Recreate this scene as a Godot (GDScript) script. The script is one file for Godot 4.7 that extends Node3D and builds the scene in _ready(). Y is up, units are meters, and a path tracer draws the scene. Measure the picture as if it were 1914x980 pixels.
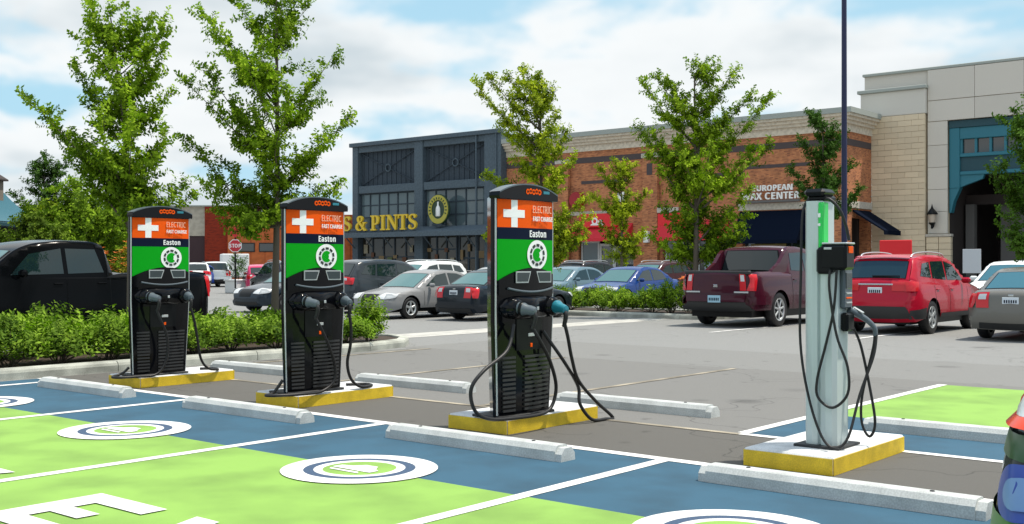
extends Node3D
# Lot frame: u runs along the parking row (x), v runs away across the row (-z), y is up. Metres.
var rng := RandomNumberGenerator.new()
var M := {}
var used := {}
const ACROSS := Vector3(0.7694, 0, -0.6388)   # a compass direction used to lay out the crowns of trees
const ALONG := Vector3(-0.6388, 0, -0.7694)


func W(u: float, y: float, v: float) -> Vector3:
	return Vector3(u, y, -v)


# ---------------------------------------------------------------- mesh building
class MB:
	var pv := PackedVector3Array()
	var pn := PackedVector3Array()
	var pt := PackedVector2Array()

	func tri(a: Vector3, b: Vector3, c: Vector3, na: Vector3, nb: Vector3, nc: Vector3, ta := Vector2.ZERO, tb := Vector2.ZERO, tc := Vector2.ZERO):
		if (b - a).cross(c - a).dot(na + nb + nc) > 0.0:
			pv.append_array([a, c, b]); pn.append_array([na, nc, nb]); pt.append_array([ta, tc, tb])
		else:
			pv.append_array([a, b, c]); pn.append_array([na, nb, nc]); pt.append_array([ta, tb, tc])

	func flat(a: Vector3, b: Vector3, c: Vector3, hint: Vector3):
		var n := (b - a).cross(c - a).normalized()
		if n.dot(hint) < 0.0: n = -n
		tri(a, b, c, n, n, n)

	func quad(a: Vector3, b: Vector3, c: Vector3, d: Vector3, hint: Vector3):
		flat(a, b, c, hint); flat(a, c, d, hint)

	# box about its centre, edges chamfered by e
	func box(c: Vector3, s: Vector3, e := 0.0, B := Basis()):
		var h := s * 0.5
		e = minf(e, minf(h.x, minf(h.y, h.z)) * 0.9)
		var i := h - Vector3(e, e, e)
		for ax in 3:
			var b1 := (ax + 1) % 3
			var b2 := (ax + 2) % 3
			for sg in [-1.0, 1.0]:
				var q := []
				for k in [[-1, -1], [1, -1], [1, 1], [-1, 1]]:
					var p := Vector3.ZERO
					p[ax] = sg * h[ax]; p[b1] = k[0] * i[b1]; p[b2] = k[1] * i[b2]
					q.append(c + B * p)
				var n := Vector3.ZERO
				n[ax] = sg
				quad(q[0], q[1], q[2], q[3], B * n)
			if e > 0.0:
				for s1 in [-1.0, 1.0]:
					for s2 in [-1.0, 1.0]:
						var q := []
						for k in [[-1, 0], [1, 0], [1, 1], [-1, 1]]:
							var p := Vector3.ZERO
							p[ax] = k[0] * i[ax]
							p[b1] = s1 * (h[b1] if k[1] == 0 else i[b1]); p[b2] = s2 * (i[b2] if k[1] == 0 else h[b2])
							q.append(c + B * p)
						var n := Vector3.ZERO
						n[b1] = s1; n[b2] = s2
						quad(q[0], q[1], q[2], q[3], B * n)
		if e > 0.0:
			for x in [-1.0, 1.0]:
				for y in [-1.0, 1.0]:
					for z in [-1.0, 1.0]:
						flat(c + B * Vector3(x * h.x, y * i.y, z * i.z), c + B * Vector3(x * i.x, y * h.y, z * i.z), c + B * Vector3(x * i.x, y * i.y, z * h.z), B * Vector3(x, y, z))

	func bx(u0: float, u1: float, y0: float, y1: float, v0: float, v1: float, e := 0.0):
		box(Vector3((u0 + u1) / 2, (y0 + y1) / 2, -(v0 + v1) / 2), Vector3(absf(u1 - u0), absf(y1 - y0), absf(v1 - v0)), e)

	func tube(p: Array, r0: float, r1: float, sides := 8, caps := true):
		var n := p.size()
		var up := Vector3.UP
		var rings := []
		var nrm := []
		var side := Vector3.ZERO
		for i in n:
			var t: Vector3 = (p[mini(i + 1, n - 1)] - p[maxi(i - 1, 0)]).normalized()
			if i == 0:
				side = t.cross(Vector3.UP if absf(t.y) < 0.9 else Vector3.RIGHT).normalized()
			else:
				side = (side - t * side.dot(t)).normalized()
			up = side.cross(t)
			var r := lerpf(r0, r1, float(i) / maxf(n - 1, 1))
			var ring := []
			var nr := []
			for k in sides:
				var a := TAU * k / sides
				var d := side * cos(a) + up * sin(a)
				ring.append(p[i] + d * r); nr.append(d)
			rings.append(ring); nrm.append(nr)
		for i in n - 1:
			for k in sides:
				var m := (k + 1) % sides
				tri(rings[i][k], rings[i][m], rings[i + 1][m], nrm[i][k], nrm[i][m], nrm[i + 1][m])
				tri(rings[i][k], rings[i + 1][m], rings[i + 1][k], nrm[i][k], nrm[i + 1][m], nrm[i + 1][k])
		if caps:
			for e in [0, n - 1]:
				var d: Vector3 = p[e] - p[1 if e == 0 else n - 2]
				for k in range(1, sides - 1):
					flat(rings[e][0], rings[e][k], rings[e][k + 1], d)

	# polygon in x,y pushed along z by depth, placed by T
	func prism(poly: PackedVector2Array, depth: float, T := Transform3D()):
		var tr := Geometry2D.triangulate_polygon(poly)
		for k in range(0, tr.size(), 3):
			var q := []
			for m in 3:
				q.append(Vector3(poly[tr[k + m]].x, poly[tr[k + m]].y, 0))
			flat(T * q[0], T * q[1], T * q[2], T.basis * Vector3(0, 0, -depth))
			var z := Vector3(0, 0, depth)
			flat(T * (q[0] + z), T * (q[1] + z), T * (q[2] + z), T.basis * z)
		var cw := 1.0 if Geometry2D.is_polygon_clockwise(poly) else -1.0
		for i in poly.size():
			var a := poly[i]
			var b := poly[(i + 1) % poly.size()]
			var d := b - a
			quad(T * Vector3(a.x, a.y, 0), T * Vector3(b.x, b.y, 0), T * Vector3(b.x, b.y, depth), T * Vector3(a.x, a.y, depth), T.basis * (Vector3(-d.y, d.x, 0) * cw))

	# profile of (radius, height) turned about local y
	func lathe(prof: Array, segs: int, T := Transform3D(), sharp := false):
		for i in prof.size() - 1:
			var a: Vector2 = prof[i]
			var b: Vector2 = prof[i + 1]
			var d := b - a
			var n2 := Vector2(d.y, -d.x).normalized()
			var na := n2
			var nb := n2
			if not sharp:
				if i > 0:
					var e: Vector2 = a - prof[i - 1]
					var m := Vector2(e.y, -e.x).normalized()
					if m.dot(n2) > 0.5: na = (n2 + m).normalized()
				if i < prof.size() - 2:
					var e: Vector2 = prof[i + 2] - b
					var m := Vector2(e.y, -e.x).normalized()
					if m.dot(n2) > 0.5: nb = (n2 + m).normalized()
			for k in segs:
				var c0 := cos(TAU * k / segs); var s0 := sin(TAU * k / segs)
				var c1 := cos(TAU * (k + 1) / segs); var s1 := sin(TAU * (k + 1) / segs)
				var p0 := T * Vector3(a.x * c0, a.y, a.x * s0); var p1 := T * Vector3(a.x * c1, a.y, a.x * s1)
				var p2 := T * Vector3(b.x * c1, b.y, b.x * s1); var p3 := T * Vector3(b.x * c0, b.y, b.x * s0)
				var B := T.basis.orthonormalized()
				var m0 := B * Vector3(na.x * c0, na.y, na.x * s0); var m1 := B * Vector3(na.x * c1, na.y, na.x * s1)
				var m2 := B * Vector3(nb.x * c1, nb.y, nb.x * s1); var m3 := B * Vector3(nb.x * c0, nb.y, nb.x * s0)
				if a.x > 1e-5: tri(p0, p1, p2, m0, m1, m2)
				if b.x > 1e-5: tri(p0, p2, p3, m0, m2, m3)

	# smooth patch through rows of points; hint gives the outer side at its middle
	func patch(rows: Array, hint: Vector3):
		var nr := rows.size()
		var nc: int = rows[0].size()
		var nm := []
		for i in nr:
			var l := []
			for j in nc:
				var dv: Vector3 = rows[mini(i + 1, nr - 1)][j] - rows[maxi(i - 1, 0)][j]
				var du: Vector3 = rows[i][mini(j + 1, nc - 1)] - rows[i][maxi(j - 1, 0)]
				l.append(du.cross(dv).normalized())
			nm.append(l)
		if nm[nr / 2][nc / 2].dot(hint) < 0.0:
			for i in nr:
				for j in nc: nm[i][j] = -nm[i][j]
		for i in nr - 1:
			for j in nc - 1:
				tri(rows[i][j], rows[i][j + 1], rows[i + 1][j + 1], nm[i][j], nm[i][j + 1], nm[i + 1][j + 1])
				tri(rows[i][j], rows[i + 1][j + 1], rows[i + 1][j], nm[i][j], nm[i + 1][j + 1], nm[i + 1][j])

	func ring(r0: float, r1: float, a0: float, a1: float, segs: int, T: Transform3D, n: Vector3):
		for k in segs:
			var a := lerpf(a0, a1, float(k) / segs)
			var b := lerpf(a0, a1, float(k + 1) / segs)
			var p := [Vector3(cos(a) * r0, sin(a) * r0, 0), Vector3(cos(a) * r1, sin(a) * r1, 0), Vector3(cos(b) * r1, sin(b) * r1, 0), Vector3(cos(b) * r0, sin(b) * r0, 0)]
			if r0 < 1e-5: flat(T * p[0], T * p[1], T * p[2], n)
			else: quad(T * p[0], T * p[1], T * p[2], T * p[3], n)

	func mesh() -> ArrayMesh:
		var m := ArrayMesh.new()
		if pv.is_empty(): return m
		var a := []
		a.resize(Mesh.ARRAY_MAX)
		a[Mesh.ARRAY_VERTEX] = pv; a[Mesh.ARRAY_NORMAL] = pn; a[Mesh.ARRAY_TEX_UV] = pt
		m.add_surface_from_arrays(Mesh.PRIMITIVE_TRIANGLES, a)
		return m


# ---------------------------------------------------------------- nodes
func numbered(called: String) -> String:
	var k: int = used.get(called, 0)
	used[called] = k + 1
	return called if k == 0 else "%s_%03d" % [called, k]


func tag(o: Node, label := "", category := "", group := "", kind := ""):
	if label: o.set_meta("label", label)
	if category: o.set_meta("category", category)
	if group: o.set_meta("group", group)
	if kind: o.set_meta("kind", kind)
	return o


func thing(called: String, at: Vector3, label: String, category: String, group := "", turn := 0.0) -> Node3D:
	var o := Node3D.new()
	o.name = numbered(called)
	add_child(o)
	o.position = at
	o.rotation.y = turn
	return tag(o, label, category, group)


func part(parent: Node, called: String, m, mat: Material, label := "") -> MeshInstance3D:
	var o := MeshInstance3D.new()
	o.name = called
	o.mesh = m.mesh() if m is MB else m
	o.material_override = mat
	parent.add_child(o, true)
	if label: o.set_meta("label", label)
	return o


# the same, for shapes given in lot coordinates under a thing that stands unturned in the lot
func wpart(parent: Node, called: String, m, mat: Material, label := "") -> MeshInstance3D:
	var o := part(parent, called, m, mat, label)
	var p := parent
	while p != self:
		o.position -= p.position
		p = p.get_parent()
	return o


func single(called: String, m, mat: Material, label: String, category: String, group := "", kind := "") -> MeshInstance3D:
	var o := MeshInstance3D.new()
	o.name = numbered(called)
	o.mesh = m.mesh() if m is MB else m
	o.material_override = mat
	add_child(o)
	return tag(o, label, category, group, kind)


func text(parent: Node, called: String, s: String, h: float, mat: Material, at: Vector3, turn := 0.0, depth := 0.004, bold := false, stretch := 1.0, face := "Droid Sans") -> MeshInstance3D:
	var f := SystemFont.new()
	f.font_names = PackedStringArray([face])
	if bold: f.font_weight = 700
	var t := TextMesh.new()
	t.font = f
	t.text = s
	t.font_size = 32
	t.pixel_size = h / 23.0
	t.depth = depth
	t.curve_step = 1.0
	var o := part(parent, called, t, mat)
	o.position = at
	o.rotation.y = turn
	o.scale.x = stretch
	return o


# ---------------------------------------------------------------- materials
func tex(size: int, seed_: int, freq: float, oct: int, f: Callable, kind := FastNoiseLite.TYPE_SIMPLEX) -> ImageTexture:
	var n := FastNoiseLite.new()
	n.noise_type = kind
	n.seed = seed_
	n.frequency = freq
	n.fractal_octaves = oct
	var src := n.get_seamless_image(size, size)
	var im := Image.create(size, size, false, Image.FORMAT_RGB8)
	for y in size:
		for x in size:
			im.set_pixel(x, y, f.call(src.get_pixel(x, y).r))
	return ImageTexture.create_from_image(im)


func lin(r: float, g: float, b: float, a := 1.0) -> Color:
	var c := Color(r, g, b).linear_to_srgb()
	c.a = a
	return c


func mat(c: Color, rough := 0.8, metal := 0.0, t: Texture2D = null, scale := 1.0, t2: Texture2D = null, scale2 := 0.1, bump: Texture2D = null, bumph := 0.0) -> StandardMaterial3D:
	var m := StandardMaterial3D.new()
	m.albedo_color = c
	m.roughness = rough
	m.metallic = metal
	if t or bump:
		m.uv1_triplanar = true
		m.uv1_world_triplanar = true
		m.uv1_scale = Vector3.ONE * scale
		m.uv1_triplanar_sharpness = 8.0
	if t: m.albedo_texture = t
	if bump:
		m.heightmap_enabled = true
		m.heightmap_texture = bump
		m.heightmap_scale = bumph
	if t2:
		m.detail_enabled = true
		m.detail_blend_mode = BaseMaterial3D.BLEND_MODE_MUL
		m.detail_albedo = t2
		m.detail_uv_layer = BaseMaterial3D.DETAIL_UV_2
		m.uv2_triplanar = true
		m.uv2_world_triplanar = true
		m.uv2_scale = Vector3.ONE * scale2
	return m


func paint(c: Color, rough := 0.25) -> StandardMaterial3D:
	var m := mat(c, rough, 0.0)
	m.metallic_specular = 0.25
	m.clearcoat_enabled = true
	m.clearcoat = 0.4
	m.clearcoat_roughness = 0.04
	return m


func brick_texture() -> ImageTexture:
	var size := 512
	var im := Image.create(size, size, false, Image.FORMAT_RGB8)
	im.fill(lin(0.34, 0.20, 0.13))
	var r := RandomNumberGenerator.new()
	r.seed = 5
	for row in 24:
		for k in 9:
			var x0 := int(k * 64 - (32 if row % 2 else 0))
			var y0 := int(row * 512 / 24.0)
			var t := r.randf()
			var c := lin(0.42, 0.145, 0.06).lerp(lin(0.62, 0.24, 0.095), t)
			if r.randf() < 0.12: c = lin(0.3, 0.1, 0.045)
			if k == 8:
				c = im.get_pixel(1, y0 + 4) if row % 2 else c
			im.fill_rect(Rect2i(x0 + 1, y0 + 1, 61, 18).intersection(Rect2i(0, 0, size, size)), c)
	return ImageTexture.create_from_image(im)


func materials():
	var g := func(a: float, b: float) -> Callable: return func(x: float) -> Color: return Color.WHITE * clampf(lerpf(a, b, x), 0, 1)
	var fine := tex(512, 3, 0.12, 4, g.call(0.72, 1.0))
	var soft := tex(512, 33, 0.12, 4, g.call(0.86, 1.03))
	var speck := tex(512, 9, 0.35, 2, g.call(0.45, 1.15))
	var grain := tex(512, 41, 0.3, 3, g.call(0.80, 1.10))
	var grit := tex(512, 9, 0.35, 2, g.call(0.62, 1.15))
	var cloudy := tex(256, 4, 0.02, 5, g.call(0.62, 1.1))
	var worn := tex(512, 14, 0.03, 7, func(x: float) -> Color: return Color.WHITE * clampf(0.925 + 0.09 * smoothstep(0.2, 0.75, x), 0, 1))
	# cracks and drips on the tarmac, nine metres to a tile
	var marks := Image.create(1024, 1024, false, Image.FORMAT_RGB8)
	marks.fill(Color.WHITE)
	var rr := RandomNumberGenerator.new()
	rr.seed = 31
	for k in 9:
		var p := Vector2(rr.randf() * 1024, rr.randf() * 1024)
		var a := rr.randf() * TAU
		for st in rr.randi_range(150, 520):
			a += rr.randf_range(-0.35, 0.35)
			p += Vector2(cos(a), sin(a)) * 1.6
			var q := Vector2i(posmod(int(p.x), 1024), posmod(int(p.y), 1024))
			marks.fill_rect(Rect2i(q, Vector2i(2, 2)), Color.WHITE * 0.80)
	for k in 70:
		var c := Vector2i(rr.randi() % 1024, rr.randi() % 1024)
		var rad := rr.randi_range(1, 9) if rr.randf() < 0.85 else rr.randi_range(14, 30)
		var tone := rr.randf_range(0.80, 0.93)
		for y in range(-rad, rad + 1):
			for x in range(-rad, rad + 1):
				var f := Vector2(x, y).length() / rad + rr.randf_range(-0.25, 0.25)
				if f < 1.0:
					var q := Vector2i(posmod(c.x + x, 1024), posmod(c.y + y, 1024))
					marks.set_pixelv(q, marks.get_pixelv(q) * lerpf(tone, 1.0, f * f))
	var tar_marks := ImageTexture.create_from_image(marks)
	var tar := tex(512, 9, 0.35, 2, g.call(0.62, 1.12))
	var mild := tex(256, 21, 0.03, 5, g.call(0.86, 1.06))
	var lines := Image.create(64, 64, false, Image.FORMAT_RGB8)
	M.asphalt = mat(lin(0.285, 0.29, 0.283), 0.92, 0, tar, 0.9, tar_marks, 0.11, speck, 0.25)
	M.asphalt_strip = mat(lin(0.130, 0.125, 0.113), 0.92, 0, tar, 0.9, tar_marks, 0.13, speck, 0.25)
	M.asphalt_stall = mat(lin(0.215, 0.214, 0.204), 0.92, 0, tar, 0.9, tar_marks, 0.12, speck, 0.25)
	M.asphalt_mid = mat(lin(0.250, 0.252, 0.243), 0.92, 0, tar, 0.9, tar_marks, 0.115, speck, 0.25)
	M.blue = mat(lin(0.025, 0.100, 0.165), 0.8, 0, grain, 1.1, mild, 0.16, speck, 0.12)
	M.green = mat(lin(0.245, 0.45, 0.078), 0.8, 0, grain, 1.1, mild, 0.13, speck, 0.12)
	M.line = mat(lin(0.86, 0.86, 0.84), 0.8, 0, soft, 1.1, mild, 0.3)
	M.tan_line = mat(lin(0.62, 0.55, 0.42), 0.85, 0, speck, 1.3, cloudy, 0.25)
	M.navy_line = mat(lin(0.05, 0.10, 0.19), 0.75, 0, fine, 0.8)
	M.concrete = mat(lin(0.60, 0.63, 0.62), 0.9, 0, soft, 0.9, mild, 0.35, speck, 0.05)
	M.kerb = mat(lin(0.58, 0.60, 0.53), 0.9, 0, soft, 0.7, cloudy, 0.2, speck, 0.12)
	M.pan = mat(lin(0.66, 0.65, 0.60), 0.9, 0, fine, 0.7, mild, 0.2)
	M.island = mat(lin(0.76, 0.78, 0.78), 0.9, 0, soft, 0.9, mild, 0.4)
	M.yellow = mat(lin(0.80, 0.56, 0.02), 0.6, 0, soft, 1.0, mild, 0.5)
	M.soil = mat(lin(0.07, 0.045, 0.028), 0.95, 0, speck, 1.0)
	M.walk = mat(lin(0.42, 0.41, 0.38), 0.9, 0, fine, 0.5, mild, 0.1)
	M.black = mat(lin(0.005, 0.006, 0.007), 0.3)
	M.black.metallic_specular = 0.3
	M.black_gloss = mat(lin(0.003, 0.0035, 0.005), 0.09)
	M.black_gloss.metallic_specular = 0.32
	M.slat = mat(lin(0.022, 0.023, 0.025), 0.35)
	M.rubber = mat(lin(0.008, 0.008, 0.009), 0.5)
	M.dark_plastic = mat(lin(0.02, 0.021, 0.022), 0.6)
	M.grey_plastic = mat(lin(0.085, 0.11, 0.13), 0.3)
	M.chrome = mat(lin(0.6, 0.62, 0.64), 0.18, 1.0)
	M.silver_trim = mat(lin(0.5, 0.53, 0.54), 0.35, 0.5)
	M.orange = mat(lin(0.83, 0.10, 0.006), 0.5)
	M.orange.metallic_specular = 0.2
	M.navy = mat(lin(0.004, 0.009, 0.028), 0.5)
	M.navy.metallic_specular = 0.2
	M.sign_green = mat(lin(0.003, 0.33, 0.012), 0.5)
	M.sign_green.metallic_specular = 0.2
	M.white_print = mat(lin(0.85, 0.87, 0.87), 0.45)
	M.pale_orange = mat(lin(0.9, 0.52, 0.36), 0.45)
	M.black_print = mat(lin(0.01, 0.02, 0.015), 0.45)
	M.screen = mat(lin(0.03, 0.045, 0.05), 0.12)
	M.teal_plastic = mat(lin(0.02, 0.20, 0.27), 0.3)
	M.post_grey = mat(lin(0.53, 0.61, 0.61), 0.4, 0.1)
	M.post_side = M.post_grey
	M.lime = mat(lin(0.02, 0.62, 0.10), 0.35)
	M.pole_blue = mat(lin(0.008, 0.011, 0.06), 0.4)
	M.glass = mat(lin(0.012, 0.02, 0.022), 0.03)
	M.glass.metallic_specular = 0.8
	M.car_glass = mat(lin(0.008, 0.022, 0.025), 0.03)
	M.car_glass.metallic_specular = 0.62
	M.wind_glass = mat(lin(0.10, 0.24, 0.25), 0.04, 0.55)
	M.shop_glass = mat(lin(0.03, 0.03, 0.024), 0.05)
	M.clerestory = mat(lin(0.10, 0.14, 0.155), 0.08)
	M.red_lens = mat(lin(0.55, 0.012, 0.02), 0.12)
	M.clear_lens = mat(lin(0.55, 0.58, 0.6), 0.1)
	M.plate = mat(lin(0.62, 0.68, 0.74), 0.5)
	M.plate_blue = mat(lin(0.30, 0.50, 0.62), 0.5)
	M.steel_blue = mat(lin(0.080, 0.114, 0.142), 0.75, 0, mild, 0.4)
	M.steel_dark = mat(lin(0.038, 0.056, 0.075), 0.85, 0, mild, 0.5)
	M.brick = mat(Color.WHITE, 0.9, 0, brick_texture(), 1.0 / 1.92, mild, 0.12)
	M.brick_dark = mat(lin(0.11, 0.085, 0.085), 0.9, 0, fine, 1.0)
	M.cream = mat(lin(0.68, 0.60, 0.48), 0.85, 0, mild, 0.3)
	M.coping = mat(lin(0.34, 0.37, 0.34), 0.6)
	M.lintel = mat(lin(0.55, 0.51, 0.44), 0.85, 0, mild, 0.4)
	M.beige = []
	for k in 4:
		M.beige.append(mat(lin(0.78, 0.65, 0.46) * [0.97, 1.0, 1.02, 0.985][k], 0.92, 0, soft, 0.6))
	M.panel = []
	for k in 3:
		M.panel.append(mat(lin(0.70, 0.655, 0.58) * [0.985, 1.0, 1.01][k], 0.9, 0, soft, 0.5))
	M.white_stone = mat(lin(0.70, 0.67, 0.60), 0.9, 0, soft, 0.5)
	M.joint = mat(lin(0.62, 0.52, 0.37), 0.95)
	M.teal = mat(lin(0.018, 0.155, 0.21), 0.5)
	M.teal_dark = mat(lin(0.012, 0.06, 0.08), 0.6)
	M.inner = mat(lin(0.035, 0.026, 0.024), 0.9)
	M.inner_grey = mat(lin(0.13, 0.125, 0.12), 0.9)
	M.red_sign = mat(lin(0.72, 0.01, 0.018), 0.5)
	M.red_cloth = mat(lin(0.62, 0.02, 0.035), 0.75)
	M.navy_cloth = mat(lin(0.006, 0.010, 0.022), 0.9)
	M.navy_cloth.metallic_specular = 0.1
	M.frame_white = mat(lin(0.55, 0.57, 0.56), 0.5)
	M.letter_yellow = mat(lin(0.72, 0.50, 0.025), 0.45)
	M.letter_white = mat(lin(0.85, 0.86, 0.84), 0.5)
	M.bark = mat(lin(0.16, 0.13, 0.10), 0.95, 0, fine, 2.0)
	M.wood_dark = mat(lin(0.03, 0.02, 0.025), 0.9)
	M.terracotta = mat(lin(0.46, 0.095, 0.03), 0.9, 0, brick_texture(), 1.0 / 1.92)
	M.orange_wall = mat(lin(0.52, 0.13, 0.035), 0.9, 0, mild, 0.2)
	M.beige_wall = mat(lin(0.42, 0.38, 0.31), 0.9, 0, mild, 0.2)
	M.plum_wall = mat(lin(0.045, 0.024, 0.028), 0.9)
	M.white_wall = mat(lin(0.75, 0.76, 0.76), 0.6)
	M.metal_roof = mat(lin(0.02, 0.12, 0.16), 0.45, 0.2)
	M.field_stone = mat(lin(0.30, 0.25, 0.20), 0.95, 0, speck, 0.9)
	M.leaf = leaf_mat(Color(0.34, 0.50, 0.025))
	M.leaf_far = leaf_mat(Color(0.34, 0.50, 0.025))


func leaf_mat(b: Color) -> StandardMaterial3D:
	var m := mat(Color.WHITE, 0.75)
	m.metallic_specular = 0.25
	m.vertex_color_use_as_albedo = true
	m.cull_mode = BaseMaterial3D.CULL_DISABLED
	m.backlight_enabled = true
	m.backlight = b.linear_to_srgb()
	return m


# ---------------------------------------------------------------- sky
func sky() -> Sky:
	var w := 2048
	var h := 1024
	var n := FastNoiseLite.new()
	n.seed = 12
	n.frequency = 0.8
	n.fractal_octaves = 8
	n.fractal_gain = 0.56
	var n2 := FastNoiseLite.new()
	n2.seed = 77
	n2.frequency = 0.42
	n2.fractal_octaves = 7
	n2.fractal_gain = 0.55
	var im := Image.create(w, h, false, Image.FORMAT_RGBF)
	for y in h:
		var el := (0.5 - (y + 0.5) / h) * PI
		for x in w:
			var az := ((x + 0.5) / w - 0.5) * TAU
			var d := Vector3(sin(az) * cos(el), sin(el), -cos(az) * cos(el))
			var c := Color(0.30, 0.29, 0.27)
			if d.y < -0.03:
				im.set_pixel(x, y, c)
				continue
			if d.y > 0.0:
				var k := 1.0 / (d.y + 0.14)
				var px := d.x * k
				var pz := d.z * k
				var cover := n.get_noise_2d(px + 0.25 * n2.get_noise_2d(px * 2.0, pz * 2.0), pz)
				var shade := n2.get_noise_2d(px + 31.0, pz - 7.0)
				var blue := Color(0.46, 0.74, 0.90).lerp(Color(0.20, 0.42, 0.76), smoothstep(0.1, 0.8, d.y))
				var white := Color(0.93, 0.96, 0.97)
				var grey := Color(0.50, 0.60, 0.66)
				var cl := white.lerp(grey, clampf(smoothstep(-0.12, 0.40, shade) * 0.75 + 0.35 * cover, 0, 0.8))
				c = blue.lerp(cl, smoothstep(-0.36, 0.06, cover))
				c = c.lerp(Color(0.93, 0.96, 0.97), smoothstep(0.10, 0.0, d.y) * 0.5)
				c *= 1.0 + 0.2 * smoothstep(0.25, 0.8, d.y)
			else:
				c = Color(0.9, 0.95, 0.98).lerp(c, smoothstep(0.0, 0.03, -d.y))
			im.set_pixel(x, y, c)
	var pm := PanoramaSkyMaterial.new()
	pm.panorama = ImageTexture.create_from_image(im)
	var s := Sky.new()
	s.sky_material = pm
	return s


func _ready():
	rng.seed = 20240
	var cam := Camera3D.new()
	cam.name = "camera"
	cam.position = Vector3(0, 1.5, 0)
	cam.rotation_degrees = Vector3(0.193, 39.7, 0)
	cam.fov = 26.55
	cam.near = 0.1
	cam.far = 900.0
	add_child(cam)
	cam.current = true
	var env := Environment.new()
	env.background_mode = Environment.BG_SKY
	env.sky = sky()
	env.background_energy_multiplier = 1.0
	env.tonemap_mode = Environment.TONE_MAPPER_LINEAR
	env.tonemap_exposure = 1.02
	env.sdfgi_enabled = true
	env.ssao_enabled = true
	env.ssil_enabled = true
	var we := WorldEnvironment.new()
	we.name = "world"
	we.environment = env
	add_child(we)
	var sun := DirectionalLight3D.new()
	sun.name = "sun"
	sun.light_energy = 1.6
	sun.light_color = Color(1.0, 0.965, 0.91)
	sun.light_angular_distance = 1.5
	sun.shadow_enabled = true
	add_child(sun)
	var from := W(0.5, 1.9, 0.5)                # the sun stands high, behind the parking rows to the right
	sun.look_at_from_position(from * 50.0, Vector3.ZERO)

	materials()
	ground()
	grey_building()
	brick_building()
	stone_building()
	far_buildings()
	plants()
	islands_and_stops()
	chargers()
	slim_charger()
	cars()
	street_things()


# ---------------------------------------------------------------- ground and markings
func sheet(u0, u1, v0, v1, y: float) -> MB:
	var b := MB.new()
	b.quad(W(u0, y, v0), W(u1, y, v0), W(u1, y, v1), W(u0, y, v1), Vector3.UP)
	return b


func struct(called: String, m, mt: Material, label := "") -> MeshInstance3D:
	var o := MeshInstance3D.new()
	o.name = numbered(called)
	o.mesh = m.mesh() if m is MB else m
	o.material_override = mt
	add_child(o)
	return tag(o, label, "", "", "structure")


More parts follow.
